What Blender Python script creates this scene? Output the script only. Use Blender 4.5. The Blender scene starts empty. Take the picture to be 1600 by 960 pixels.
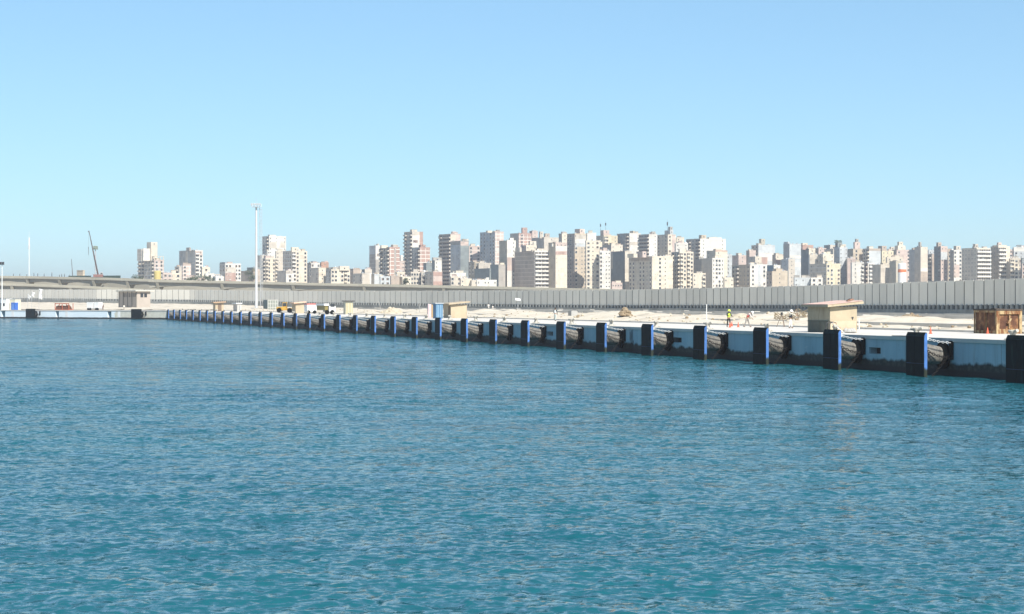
SKY_AIR, SKY_DUST, SKY_OZ, SKY_STR, EXPOSURE = 0.82, 0.0, 6.5, 0.106, 0.80
SKY_TINT, SKY_GAMMA = (1.14, 1.435, 1.50), 0.66
SUN_STR = 4.8
WATER_A, WATER_B = (.006, .068, .092), (.010, .096, .118)
WAVE_KA, WAVE_KB = 0.020, 0.010
SL0, SL1, SL2 = 0.85, 1.45, 0.38
FR_K, FR_MAX = 1.0, 0.70
HAZE = 0.00018
import bpy, bmesh, math, random
import numpy as np
from mathutils import Vector, Matrix
random.seed(7)
R = math.radians
scene = bpy.context.scene
col = scene.collection

# ------------------------------------------------------------------ camera geometry (photo is 1600 x 960)
F, CX, HY, CH = 3000.0, 800.0, 472.0, 5.4
DECK = 2.75
def pt(x, y, D):
    return Vector(((x - CX) / F * D, D, CH - (y - HY) / F * D))
QD = Vector((-0.2926, 0.9562, 0)); QN = Vector((-0.9562, -0.2926, 0))      # along the quay (away), out to the water
QO = Vector((29.8, 139.5, 0))
QROT = math.atan2(QD.y, QD.x)
def quay(s, p, z=0.0):
    v = QO + QD * s - QN * p
    return Vector((v.x, v.y, z))
WALLP = 2.45
S_END = 474.0
LQ0 = quay(S_END, WALLP)
LD = Vector((-0.85, 0.5268, 0)); LN = Vector((-0.5268, -0.85, 0))
LROT = math.atan2(LD.y, LD.x)
def lquay(t, q, z=0.0):
    v = LQ0 + LD * t - LN * q
    return Vector((v.x, v.y, z))
def lq_t(x):
    k = (x - CX) / F
    return (LQ0.x - k * LQ0.y) / (0.85 + 0.5268 * k)
def deckD(y, z=DECK):
    return (CH - z) * F / (y - HY)

# ------------------------------------------------------------------ objects
def tag(o, label=None, cat=None, group=None, kind=None):
    if label: o['label'] = label
    if cat: o['category'] = cat
    if group: o['group'] = group
    if kind: o['kind'] = kind
    return o
def empty(name, loc, rz=0.0, label=None, cat=None, group=None, kind=None):
    o = bpy.data.objects.new(name, None); col.objects.link(o)
    o.location = loc; o.rotation_euler = (0, 0, rz); o.empty_display_size = 0.3
    return tag(o, label, cat, group, kind)
def inst(name, me, parent=None, loc=(0, 0, 0), rz=0.0, sc=(1, 1, 1)):
    o = bpy.data.objects.new(name, me); col.objects.link(o)
    if parent is not None: o.parent = parent
    o.location = loc; o.rotation_euler = (0, 0, rz); o.scale = sc
    return o
def copy_tree(o, parent=None):
    c = o.copy(); col.objects.link(c)
    if parent is not None: c.parent = parent
    for ch in list(o.children): copy_tree(ch, c)
    return c

class MB:
    def __init__(s):
        s.v = []; s.f = []; s.m = []; s.uv = []
    def face(s, pts, mi=0, uv=None):
        n = len(s.v); s.v += [tuple(p) for p in pts]
        s.f.append(tuple(range(n, n + len(pts)))); s.m.append(mi)
        s.uv += list(uv) if uv else [(p[0] + p[1], p[2]) for p in pts]
    def hexa(s, b, t, mi=0):
        s.face([b[3], b[2], b[1], b[0]], mi); s.face(t, mi)
        n = len(b)
        for i in range(n):
            j = (i + 1) % n
            s.face([b[i], b[j], t[j], t[i]], mi)
    def box(s, x0, x1, y0, y1, z0, z1, mi=0):
        b = [(x0, y0, z0), (x1, y0, z0), (x1, y1, z0), (x0, y1, z0)]
        s.hexa(b, [(p[0], p[1], z1) for p in b], mi)
    def wedge(s, poly, z0, z1, mi=0):
        b = [(p[0], p[1], z0) for p in poly]; t = [(p[0], p[1], z1) for p in poly]
        s.face(b[::-1], mi); s.face(t, mi)
        n = len(b)
        for i in range(n):
            j = (i + 1) % n
            s.face([b[i], b[j], t[j], t[i]], mi)
    def tube(s, p0, p1, r0, r1=None, n=10, mi=0, caps=True):
        r1 = r0 if r1 is None else r1
        p0 = Vector(p0); p1 = Vector(p1); d = (p1 - p0).normalized()
        a = d.orthogonal().normalized(); b = d.cross(a)
        A = [p0 + (a * math.cos(2 * math.pi * i / n) + b * math.sin(2 * math.pi * i / n)) * r0 for i in range(n)]
        B = [p1 + (a * math.cos(2 * math.pi * i / n) + b * math.sin(2 * math.pi * i / n)) * r1 for i in range(n)]
        for i in range(n):
            j = (i + 1) % n
            s.face([A[i], A[j], B[j], B[i]], mi)
        if caps:
            s.face(A[::-1], mi); s.face(B, mi)
    def lathe(s, prof, n=14, mi=0, c=(0, 0, 0)):
        rings = []
        for r, z in prof:
            rings.append([(c[0] + r * math.cos(2 * math.pi * i / n), c[1] + r * math.sin(2 * math.pi * i / n), c[2] + z) for i in range(n)])
        for k in range(len(rings) - 1):
            for i in range(n):
                j = (i + 1) % n
                s.face([rings[k][i], rings[k][j], rings[k + 1][j], rings[k + 1][i]], mi)
        s.face(rings[0][::-1], mi); s.face(rings[-1], mi)
    def path(s, pts, r, n=6, mi=0, closed=False):
        P = [Vector(p) for p in pts]; m = len(P); rings = []
        for i in range(m):
            if closed: d = (P[(i + 1) % m] - P[i - 1])
            else: d = P[min(i + 1, m - 1)] - P[max(i - 1, 0)]
            d.normalize()
            a = d.cross(Vector((0.13, 0.27, 0.95))).normalized(); b = d.cross(a)
            rings.append([P[i] + (a * math.cos(2 * math.pi * k / n) + b * math.sin(2 * math.pi * k / n)) * r for k in range(n)])
        for i in range(m if closed else m - 1):
            A = rings[i]; B = rings[(i + 1) % m]
            for k in range(n):
                j = (k + 1) % n
                s.face([A[k], A[j], B[j], B[k]], mi)
    def chain(s, p0, p1, sag, pitch, wire, mi=0):
        p0 = Vector(p0); p1 = Vector(p1); L = (p1 - p0).length; n = max(2, int(L / pitch))
        for i in range(n):
            t0 = i / n; t1 = (i + 1) / n
            a = p0.lerp(p1, t0) - Vector((0, 0, sag * 4 * t0 * (1 - t0)))
            b = p0.lerp(p1, t1) - Vector((0, 0, sag * 4 * t1 * (1 - t1)))
            d = (b - a); l = d.length; d.normalize()
            side = d.cross(Vector((0, 0, 1))).normalized()
            if i % 2: side = d.cross(side).normalized()
            h = l * 0.5 + wire * 0.9; w = l * 0.36; c = (a + b) / 2
            pts = []
            for k in range(10):
                an = 2 * math.pi * k / 10
                cx = math.cos(an); cy = math.sin(an)
                pts.append(c + d * (math.copysign(abs(cx) ** 0.7, cx) * h) + side * (math.copysign(abs(cy) ** 0.7, cy) * w))
            s.path(pts, wire, 5, mi, True)
    def mesh(s, name, mats, smooth=False):
        me = bpy.data.meshes.new(name); me.from_pydata(s.v, [], s.f)
        for m in (mats if isinstance(mats, (list, tuple)) else [mats]): me.materials.append(m)
        me.polygons.foreach_set('material_index', s.m)
        uvl = me.uv_layers.new(name='UVMap'); uvl.data.foreach_set('uv', [c for p in s.uv for c in p])
        bm = bmesh.new(); bm.from_mesh(me)
        bmesh.ops.remove_doubles(bm, verts=bm.verts, dist=0.0005)
        bmesh.ops.recalc_face_normals(bm, faces=bm.faces)
        bm.to_mesh(me); bm.free()
        if smooth:
            me.polygons.foreach_set('use_smooth', [True] * len(me.polygons))
            me.set_sharp_from_angle(angle=R(40))
        me.update()
        return me
    def build(s, name, mats, parent=None, loc=(0, 0, 0), rz=0.0, smooth=False):
        return inst(name, s.mesh(name, mats, smooth), parent, loc, rz)

# ------------------------------------------------------------------ materials
def new_mat(name):
    m = bpy.data.materials.new(name); m.use_nodes = True
    nt = m.node_tree; b = nt.nodes['Principled BSDF']
    return m, nt, b
def N(nt, t, **kw):
    n = nt.nodes.new(t)
    for k, v in kw.items(): setattr(n, k, v)
    return n
def math_n(nt, op, a, b=None, c=None):
    n = nt.nodes.new('ShaderNodeMath'); n.operation = op
    for i, x in enumerate((a, b, c)):
        if x is None: continue
        if isinstance(x, (int, float)): n.inputs[i].default_value = x
        else: nt.links.new(x, n.inputs[i])
    return n.outputs[0]
def noise(nt, vec, scale, detail=4, rough=0.55):
    n = nt.nodes.new('ShaderNodeTexNoise'); n.inputs['Scale'].default_value = scale
    n.inputs['Detail'].default_value = detail; n.inputs['Roughness'].default_value = rough
    if vec is not None: nt.links.new(vec, n.inputs['Vector'])
    return n.outputs[0]
def ramp(nt, fac, stops):
    n = nt.nodes.new('ShaderNodeValToRGB')
    while len(n.color_ramp.elements) < len(stops): n.color_ramp.elements.new(0.5)
    for e, (p, c) in zip(n.color_ramp.elements, stops):
        e.position = p; e.color = (c[0], c[1], c[2], 1) if not isinstance(c, (int, float)) else (c, c, c, 1)
    nt.links.new(fac, n.inputs[0]); return n.outputs[0]
def mix(nt, fac, a, b, mode='MIX'):
    n = nt.nodes.new('ShaderNodeMix'); n.data_type = 'RGBA'; n.blend_type = mode
    for sock, x in ((0, fac), (6, a), (7, b)):
        if isinstance(x, (int, float)): n.inputs[sock].default_value = x
        elif isinstance(x, tuple): n.inputs[sock].default_value = (x[0], x[1], x[2], 1)
        else: nt.links.new(x, n.inputs[sock])
    return n.outputs[2]
def mapping(nt, vec, sc):
    n = nt.nodes.new('ShaderNodeMapping'); n.inputs['Scale'].default_value = sc
    nt.links.new(vec, n.inputs['Vector']); return n.outputs[0]
def coords(nt, which='Object'):
    return nt.nodes.new('ShaderNodeTexCoord').outputs[which]
def bump(nt, b, h, strength, dist=0.05):
    n = nt.nodes.new('ShaderNodeBump'); n.inputs['Strength'].default_value = strength; n.inputs['Distance'].default_value = dist
    nt.links.new(h, n.inputs['Height']); nt.links.new(n.outputs[0], b.inputs['Normal'])

_mc = {}
def paint(name, c, rough=0.6, var=0.15, scale=1.5, metal=0.0, dirt=None, dirt_amt=0.45, spec=0.35, vary=0.0, weed=0.0):
    """plain weathered surface: base colour with mottled variation and optional stain colour"""
    if name in _mc: return _mc[name]
    m, nt, b = new_mat(name)
    oi = nt.nodes.new('ShaderNodeObjectInfo'); va = nt.nodes.new('ShaderNodeVectorMath'); va.operation = 'ADD'
    cx = nt.nodes.new('ShaderNodeCombineXYZ')
    for q in range(3): nt.links.new(math_n(nt, 'MULTIPLY', oi.outputs['Random'], 37.0 + 11 * q), cx.inputs[q])
    nt.links.new(coords(nt), va.inputs[0]); nt.links.new(cx.outputs[0], va.inputs[1]); co = va.outputs[0]
    n1 = noise(nt, co, scale, 5, 0.6)
    k = ramp(nt, n1, [(0.3, (1 - var,) * 3), (0.7, (1 + var * 0.6,) * 3)])
    cc = mix(nt, 1.0, c, k, 'MULTIPLY')
    if dirt:
        n2 = noise(nt, mapping(nt, co, (1.0, 1.0, 0.25)), scale * 1.7, 6, 0.65)
        f = ramp(nt, n2, [(1 - dirt_amt - 0.06, 0.0), (1 - dirt_amt + 0.1, 1.0)])
        cc = mix(nt, f, cc, dirt)
    if vary:
        cc = mix(nt, 1.0, cc, ramp(nt, oi.outputs['Random'], [(0, (1 - vary,) * 3), (1, (1 + vary * .7,) * 3)]), 'MULTIPLY')
    if weed:
        sp = nt.nodes.new('ShaderNodeSeparateXYZ'); nt.links.new(coords(nt), sp.inputs[0])
        e = math_n(nt, 'ADD', sp.outputs[2], math_n(nt, 'MULTIPLY', noise(nt, mapping(nt, co, (1, 1, .5)), 1.6, 5, .65), -.9))
        cc = mix(nt, ramp(nt, e, [(weed - .3 if weed > .3 else 0.0, 1.0), (weed, 0.0)]), cc, (.014, .02, .012))
    nt.links.new(cc, b.inputs['Base Color'])
    b.inputs['Roughness'].default_value = rough; b.inputs['Metallic'].default_value = metal; b.inputs['Specular IOR Level'].default_value = spec
    _mc[name] = m; return m

PAL = dict(W=(.64, .61, .545), C=(.63, .56, .445), G=(.515, .465, .39), DG=(.36, .335, .295), BR=(.40, .265, .215), PK=(.52, .42, .365),
           BN=(.41, .34, .275), BG=(.42, .415, .385), T=(.48, .405, .305), Y=(.58, .51, .36), TL=(.21, .24, .235), LB=(.49, .515, .515),
           OL=(.43, .395, .31), S=(.575, .515, .42), RB=(.45, .27, .19), BL=(.16, .28, .36))
FRAMEC = (.66, .62, .55)
def wall_mat(key):
    if ('wall_' + key) in _mc: return _mc['wall_' + key]
    style = key[-1] if key[-1] in '#=' else ''
    base = PAL[key.rstrip('#=')]
    m, nt, b = new_mat('facade ' + key)
    uv = coords(nt, 'UV'); ob = coords(nt, 'Object')
    sep = nt.nodes.new('ShaderNodeSeparateXYZ'); nt.links.new(uv, sep.inputs[0])
    u, v = sep.outputs[0], sep.outputs[1]
    c = mix(nt, 1.0, base, ramp(nt, noise(nt, ob, 0.22, 4, 0.6), [(0.3, (.86,) * 3), (0.7, (1.08,) * 3)]), 'MULTIPLY')
    streak = noise(nt, mapping(nt, ob, (1.1, 1.1, 0.07)), 1.0, 5, 0.6)
    c = mix(nt, ramp(nt, streak, [(0.5, 0.0), (0.78, 0.45)]), c, tuple(x * 0.55 for x in base))
    flo = math_n(nt, 'FLOOR', math_n(nt, 'DIVIDE', v, 3.1)); blk = nt.nodes.new('ShaderNodeCombineXYZ')
    nt.links.new(flo, blk.inputs[0]); nt.links.new(math_n(nt, 'FLOOR', math_n(nt, 'DIVIDE', u, 3.7)), blk.inputs[1])
    oi = nt.nodes.new('ShaderNodeObjectInfo'); nt.links.new(oi.outputs['Random'], blk.inputs[2])
    wn = nt.nodes.new('ShaderNodeTexWhiteNoise'); nt.links.new(blk.outputs[0], wn.inputs[0])
    c = mix(nt, 1.0, c, ramp(nt, wn.outputs[0], [(0.0, (.84, .83, .82)), (0.25, (.97,) * 3), (0.8, (1.02, 1.01, 1.0)), (1.0, (1.08, 1.06, 1.02))]), 'MULTIPLY')
    cu, cv = math_n(nt, 'MODULO', math_n(nt, 'ADD', u, 50.0), 1.85), math_n(nt, 'MODULO', v, 3.1)
    b2 = nt.nodes.new('ShaderNodeCombineXYZ'); nt.links.new(flo, b2.inputs[0]); nt.links.new(math_n(nt, 'FLOOR', math_n(nt, 'DIVIDE', math_n(nt, 'ADD', u, 50.0), 1.85)), b2.inputs[1]); nt.links.new(oi.outputs['Random'], b2.inputs[2])
    w2 = nt.nodes.new('ShaderNodeTexWhiteNoise'); nt.links.new(b2.outputs[0], w2.inputs[0])
    hole = math_n(nt, 'MULTIPLY', math_n(nt, 'MULTIPLY', math_n(nt, 'LESS_THAN', math_n(nt, 'ABSOLUTE', math_n(nt, 'SUBTRACT', cu, .9)), .32), math_n(nt, 'LESS_THAN', math_n(nt, 'ABSOLUTE', math_n(nt, 'SUBTRACT', cv, 1.3)), .45)), math_n(nt, 'GREATER_THAN', w2.outputs[0], .86))
    c = mix(nt, math_n(nt, 'MULTIPLY', hole, .6), c, tuple(x * .35 for x in base))
    ln = math_n(nt, 'LESS_THAN', math_n(nt, 'MODULO', v, 3.1), 0.22)
    c = mix(nt, math_n(nt, 'MULTIPLY', ln, 0.35), c, tuple(x * 0.62 for x in base))
    if style == '#':
        fz = math_n(nt, 'LESS_THAN', math_n(nt, 'MODULO', v, 3.1), 0.5)
        fu = math_n(nt, 'LESS_THAN', math_n(nt, 'MODULO', math_n(nt, 'ADD', u, 100.0), 4.2), 0.42)
        c = mix(nt, math_n(nt, 'MAXIMUM', fz, fu), c, FRAMEC)
    elif style == '=':
        fz = math_n(nt, 'LESS_THAN', math_n(nt, 'MODULO', v, 3.1), 0.38)
        c = mix(nt, math_n(nt, 'MULTIPLY', fz, 0.65), c, tuple(min(.7, x * 1.6 + .05) for x in base))
    nt.links.new(c, b.inputs['Base Color']); b.inputs['Roughness'].default_value = 0.9
    _mc['wall_' + key] = m; return m

M_glass = paint('dark window glass', (.035, .042, .048), 0.25, 0.4, 0.4)
M_shut = paint('brown shutter', (.17, .12, .085), 0.7, 0.3, 0.5)
M_shut2 = paint('grey shutter', (.25, .26, .25), 0.7, 0.3, 0.5)
M_frame = paint('window surround', (.55, .53, .48), 0.8, 0.1)
M_deep = paint('balcony recess', (.11, .10, .09), 0.9, 0.4, 0.5)
M_black = paint('black rubber', (.006, .007, .007), 0.7, 0.35, 2.0, dirt=(.035, .04, .036), dirt_amt=0.3, spec=.05)
M_pad = paint('fender face pad', (.003, .008, .009), 0.6, 0.4, 1.5, dirt=(.02, .042, .04), dirt_amt=0.36, spec=.05, vary=.3)
M_blue = paint('blue fender steel', (.065, .175, .45), 0.55, 0.2, 1.5, dirt=(.03, .06, .12), dirt_amt=0.42, vary=.18, weed=.22)
M_rubber = paint('dusty grey rubber', (.18, .17, .15), 0.9, 0.25, 2.5, dirt=(.075, .07, .062), dirt_amt=0.45, vary=.18)
M_galv = paint('galvanised chain', (.62, .62, .60), 0.5, 0.2, 3.0)
M_rustch = paint('rusted chain', (.014, .012, .011), 0.9, 0.3, 3.0)
M_conc = paint('pale quay concrete', (.56, .53, .475), 0.85, 0.16, 0.25, dirt=(.42, .39, .34), dirt_amt=0.38)
M_cgrey = paint('cast concrete', (.36, .355, .335), 0.85, 0.2, 0.8, dirt=(.22, .21, .19), dirt_amt=0.4)
M_white = paint('white paint', (.72, .72, .70), 0.5, 0.08, 1.0, dirt=(.5, .46, .4), dirt_amt=0.3)
M_steel = paint('grey steel', (.40, .42, .43), 0.45, 0.12, 1.5)
M_dark = paint('dark steel', (.05, .05, .052), 0.5, 0.2, 1.5)
M_cone = paint('orange cone plastic', (.62, .12, .06), 0.5, 0.1, 3.0)
M_bollard = paint('bollard casting', (.40, .38, .33), 0.7, 0.25, 4.0, dirt=(.2, .13, .09), dirt_amt=0.35)
M_rail = {k: paint('balcony rail ' + k, PAL[k], 0.85, 0.12, 0.3) for k in ('W', 'C', 'G', 'BN')}
# ------------------------------------------------------------------ camera, light, sky
cam = bpy.data.cameras.new('camera'); cam_o = bpy.data.objects.new('camera', cam); col.objects.link(cam_o)
cam_o.location = (0, 0, CH); cam_o.rotation_euler = (R(90), 0, 0)
cam.sensor_width = 36.0; cam.lens = F / 1600 * 36.0
cam.shift_y = -8.0 / 1600; cam.clip_start = 1.0; cam.clip_end = 30000
scene.camera = cam_o
SUN_AZ, SUN_EL = 27.0, 45.0        # degrees to the right of straight-behind; elevation
sdir = Vector((math.sin(R(SUN_AZ)) * math.cos(R(SUN_EL)), -math.cos(R(SUN_AZ)) * math.cos(R(SUN_EL)), math.sin(R(SUN_EL))))
sun = bpy.data.lights.new('sun', 'SUN'); sun.energy = SUN_STR; sun.angle = R(0.53); sun.color = (1.0, 0.945, 0.86)
sun_o = bpy.data.objects.new('sun', sun); col.objects.link(sun_o)
sun_o.rotation_euler = sdir.to_track_quat('Z', 'Y').to_euler(); sun_o.location = (60, -60, 120)
w = bpy.data.worlds.new('World'); scene.world = w; w.use_nodes = True
nt = w.node_tree
sky = nt.nodes.new('ShaderNodeTexSky'); sky.sky_type = 'NISHITA'; sky.sun_disc = False
sky.sun_elevation = R(SUN_EL); sky.sun_rotation = math.atan2(sdir.x, sdir.y)
sky.altitude = 0; sky.air_density = SKY_AIR; sky.dust_density = SKY_DUST; sky.ozone_density = SKY_OZ
gm = nt.nodes.new('ShaderNodeGamma'); gm.inputs[1].default_value = SKY_GAMMA; nt.links.new(sky.outputs[0], gm.inputs[0])
tint = mix(nt, 1.0, gm.outputs[0], SKY_TINT, 'MULTIPLY')
nt.links.new(tint, nt.nodes['Background'].inputs[0])
nt.nodes['Background'].inputs[1].default_value = SKY_STR
scene.view_settings.view_transform = 'Standard'; scene.view_settings.look = 'None'
scene.view_settings.gamma = 1; scene.view_settings.use_curve_mapping = False
scene.view_settings.exposure = EXPOSURE
scene.cycles.max_bounces = 6; scene.cycles.volume_bounces = 0
scene.cycles.use_denoising = True
scene.cycles.caustics_reflective = False; scene.cycles.caustics_refractive = False

# ------------------------------------------------------------------ water: one sheet of real wave geometry
def grid_mesh(name, V, nr, nc, mask=None):
    idx = np.arange(nr * nc).reshape(nr, nc)
    q = np.stack([idx[:-1, :-1], idx[:-1, 1:], idx[1:, 1:], idx[1:, :-1]], -1).reshape(-1, 4)
    if mask is not None:
        mk = mask.reshape(-1); q = q[mk[q].all(1)]
        used = np.unique(q); remap = np.full(nr * nc, -1); remap[used] = np.arange(len(used)); q = remap[q]; V = V[used]
    me = bpy.data.meshes.new(name)
    me.vertices.add(len(V)); me.vertices.foreach_set('co', V.astype(np.float32).ravel())
    me.loops.add(q.size); me.loops.foreach_set('vertex_index', q.astype(np.int32).ravel())
    me.polygons.add(len(q)); me.polygons.foreach_set('loop_start', np.arange(0, q.size, 4, dtype=np.int32))
    me.polygons.foreach_set('use_smooth', np.ones(len(q), dtype=bool))
    me.update(calc_edges=True); me.validate()
    return me
rng = np.random.default_rng(5)
nr, nc = 1500, 660
R0 = 24.0; lr = math.log(1500 / R0) / (nr - 1)
rad = R0 * np.exp(np.arange(nr) * lr); az = np.linspace(-0.46, 0.46, nc)
RR, AA = np.meshgrid(rad, az, indexing='ij')
X = (RR * np.sin(AA)).astype(np.float32); Y = (RR * np.cos(AA)).astype(np.float32); Z = np.zeros_like(X)
cell = np.maximum(RR * lr, RR * 0.0014).astype(np.float32)
gust = 1 + 0.38 * np.sin(X * .045 + 1.3 * np.sin(Y * .031)) * np.sin(Y * .057 + X * .013 + np.sin(X * .08))
for i in range(100):
    if i < 66: lam = 0.28 * (0.8 / 0.28) ** rng.random(); sp, ka = 75, WAVE_KA
    else: lam = 1.8 * (6.5 / 1.8) ** rng.random(); sp, ka = 34, WAVE_KB
    th = R(-98) + rng.normal(0, R(sp))
    k = 2 * math.pi / lam; amp = ka / k * rng.uniform(.6, 1.3)
    fade = np.clip(lam / cell / 2.4 - 0.6, 0, 1)
    ph = k * (X * math.cos(th) + Y * math.sin(th)) + rng.uniform(0, 6.28) + .5 * np.sin(X * .4 * math.sin(th * 3) + Y * .3)
    Z += amp * fade * np.sin(ph)
Z *= gust
water_me = grid_mesh('water', np.stack([X, Y, Z], -1).reshape(-1, 3), nr, nc)
m, nt, b = new_mat('sea water')
co = coords(nt, 'Object')
def slopes(scale, k, sc, detail):
    n = nt.nodes.new('ShaderNodeTexNoise'); n.inputs['Scale'].default_value = scale; n.inputs['Detail'].default_value = detail; n.inputs['Roughness'].default_value = 0.55
    nt.links.new(mapping(nt, co, sc), n.inputs['Vector'])
    v = nt.nodes.new('ShaderNodeVectorMath'); v.operation = 'SUBTRACT'; nt.links.new(n.outputs['Color'], v.inputs[0]); v.inputs[1].default_value = (.5, .5, .5)
    m_ = nt.nodes.new('ShaderNodeVectorMath'); m_.operation = 'MULTIPLY'; nt.links.new(v.outputs[0], m_.inputs[0]); m_.inputs[1].default_value = (k, k, 0)
    return m_.outputs[0]
def vadd(a_, b_):
    v = nt.nodes.new('ShaderNodeVectorMath'); v.operation = 'ADD'; nt.links.new(a_, v.inputs[0]); nt.links.new(b_, v.inputs[1]); return v.outputs[0]
gustn = noise(nt, mapping(nt, co, (0.05, 0.035, 1)), 1.0, 5, 0.6)
rip = vadd(vadd(slopes(5.2, SL1, (0.8, 1.15, 1), 2.5), slopes(1.7, SL0, (0.8, 1.15, 1), 2)), slopes(0.42, SL2, (0.7, 1.4, 1), 2))
vs = nt.nodes.new('ShaderNodeVectorMath'); vs.operation = 'SCALE'; nt.links.new(rip, vs.inputs[0]); nt.links.new(ramp(nt, gustn, [(0.32, 0.50), (0.68, 1.2)]), vs.inputs['Scale'])
nn = nt.nodes.new('ShaderNodeVectorMath'); nn.operation = 'NORMALIZE'
nt.links.new(vadd(vs.outputs[0], nt.nodes.new('ShaderNodeNewGeometry').outputs['Normal']), nn.inputs[0])
big = noise(nt, mapping(nt, co, (0.02, 0.05, 1)), 1.0, 3, 0.5)
cw = ramp(nt, big, [(0.3, WATER_A), (0.7, WATER_B)])
nt.nodes.remove(b)
df = nt.nodes.new('ShaderNodeBsdfDiffuse'); nt.links.new(cw, df.inputs['Color']); nt.links.new(nn.outputs[0], df.inputs['Normal'])
gl = nt.nodes.new('ShaderNodeBsdfGlossy'); gl.inputs['Roughness'].default_value = 0.07; nt.links.new(nn.outputs[0], gl.inputs['Normal'])
fr = nt.nodes.new('ShaderNodeFresnel'); fr.inputs['IOR'].default_value = 1.333; nt.links.new(nn.outputs[0], fr.inputs['Normal'])
ms = nt.nodes.new('ShaderNodeMixShader'); nt.links.new(math_n(nt, 'MINIMUM', math_n(nt, 'MULTIPLY', fr.outputs[0], FR_K), FR_MAX), ms.inputs[0])
nt.links.new(df.outputs[0], ms.inputs[1]); nt.links.new(gl.outputs[0], ms.inputs[2]); nt.links.new(ms.outputs[0], nt.nodes['Material Output'].inputs['Surface'])
water_me.materials.append(m)
wo = inst('water', water_me); tag(wo, 'rippled blue-green harbour water', 'water', None, 'structure')

# ------------------------------------------------------------------ ground sheet
def sand_mat(name, a, bcol, c, sc=0.35):
    m, nt, b = new_mat(name); co = coords(nt)
    n1 = noise(nt, co, sc, 6, 0.6); n2 = noise(nt, co, sc * 9, 4, 0.6)
    cc = ramp(nt, n1, [(0.33, c), (0.5, a), (0.68, bcol)])
    cc = mix(nt, 0.35, cc, ramp(nt, n2, [(0.35, c), (0.6, bcol)]))
    n3 = noise(nt, mapping(nt, co, (1, 1, 1)), sc * .5, 6, .65)
    cc = mix(nt, ramp(nt, n3, [(.54, 0.), (.66, .75)]), cc, tuple(x * .52 for x in c))
    nt.links.new(cc, b.inputs['Base Color']); b.inputs['Roughness'].default_value = 0.95
    return m
M_sand = sand_mat('bare sandy fill', (.54, .48, .38), (.61, .56, .465), (.43, .36, .26))
M_ground = sand_mat('dusty ground', (.42, .38, .31), (.48, .44, .37), (.34, .30, .24), 0.02)
g = MB()
poly = [quay(-160, WALLP + .05), LQ0 - LN * .05 , lquay(420, .05), Vector((-2500, 2500, 0)), Vector((-2500, 6500, 0)), Vector((4000, 6500, 0)), Vector((4000, -80, 0))]
g.face([(p.x, p.y, DECK - 0.012) for p in poly])
tag(g.build('ground', M_ground), 'flat dusty ground behind the quay reaching the horizon', 'ground', None, 'structure')

# ------------------------------------------------------------------ quay: apron deck + painted wall with recesses
m, nt, b = new_mat('pale blue quay wall'); co = coords(nt, 'Object')
sep = nt.nodes.new('ShaderNodeSeparateXYZ'); nt.links.new(co, sep.inputs[0])
base = ramp(nt, noise(nt, mapping(nt, co, (1, 1, .3)), 0.45, 5, 0.6), [(0.3, (.27, .38, .425)), (0.55, (.35, .465, .50)), (0.75, (.42, .51, .53))])
streak = noise(nt, mapping(nt, co, (1.6, 1.6, .10)), 1.0, 5, 0.65)
base = mix(nt, ramp(nt, streak, [(0.52, 0.0), (0.75, 0.5)]), base, (.18, .22, .22))
rs = noise(nt, mapping(nt, co, (1.1, 1.1, .05)), 0.7, 6, 0.7)
base = mix(nt, ramp(nt, rs, [(0.60, 0.0), (0.70, 0.55)]), base, (.20, .125, .07))
sc_ = noise(nt, mapping(nt, co, (.5, .5, .9)), 1.6, 7, 0.7)
base = mix(nt, ramp(nt, sc_, [(0.58, 0.0), (0.66, 0.6)]), base, (.50, .53, .52))
sc2 = noise(nt, mapping(nt, co, (.9, .9, .7)), 0.9, 7, 0.7)
base = mix(nt, ramp(nt, sc2, [(0.60, 0.0), (0.70, 0.6)]), base, (.15, .21, .23))
joint = math_n(nt, 'LESS_THAN', math_n(nt, 'MODULO', math_n(nt, 'ADD', sep.outputs[0], 1000.0), 6.85), 0.07)
base = mix(nt, math_n(nt, 'MULTIPLY', joint, 0.7), base, (.12, .14, .14))
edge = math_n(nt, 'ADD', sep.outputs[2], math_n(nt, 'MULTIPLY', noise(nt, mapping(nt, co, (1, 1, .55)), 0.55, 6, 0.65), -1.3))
weed = ramp(nt, edge, [(0.20, 1.0), (0.42, 0.0)])  # weed growth, band raised to carry the shade below the fender cones too
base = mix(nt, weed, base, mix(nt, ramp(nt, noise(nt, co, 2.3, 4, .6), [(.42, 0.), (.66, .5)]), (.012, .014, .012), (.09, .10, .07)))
wet = ramp(nt, sep.outputs[2], [(0.36, 1.0), (0.52, 0.0)])
base = mix(nt, wet, base, (.010, .009, .009))
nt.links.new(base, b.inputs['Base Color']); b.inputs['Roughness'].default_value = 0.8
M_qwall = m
m, nt, b = new_mat('paler quay wall'); co = coords(nt, 'Object')  # cross quay wall, paler blue base than the main quay wall
sep = nt.nodes.new('ShaderNodeSeparateXYZ'); nt.links.new(co, sep.inputs[0])
c1 = ramp(nt, noise(nt, mapping(nt, co, (.4, .4, .8)), 0.5, 5, .6), [(.3, (.62, .71, .76)), (.7, (.70, .76, .78))])
c2 = ramp(nt, noise(nt, co, 0.9, 5, .6), [(.3, (.46, .45, .38)), (.7, (.60, .58, .50))])
tt = math_n(nt, 'ADD', sep.outputs[0], math_n(nt, 'MULTIPLY', noise(nt, co, .3, 3), 6.0))
base = mix(nt, math_n(nt, 'LESS_THAN', tt, lq_t(170)), c1, c2)
wet = ramp(nt, math_n(nt, 'ADD', sep.outputs[2], math_n(nt, 'MULTIPLY', noise(nt, co, .5, 4), -.25)), [(0.3, 1.0), (0.42, 0.0)])
base = mix(nt, wet, base, (.012, .012, .012))
nt.links.new(base, b.inputs['Base Color']); b.inputs['Roughness'].default_value = 0.85
M_lqwall = m
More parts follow.
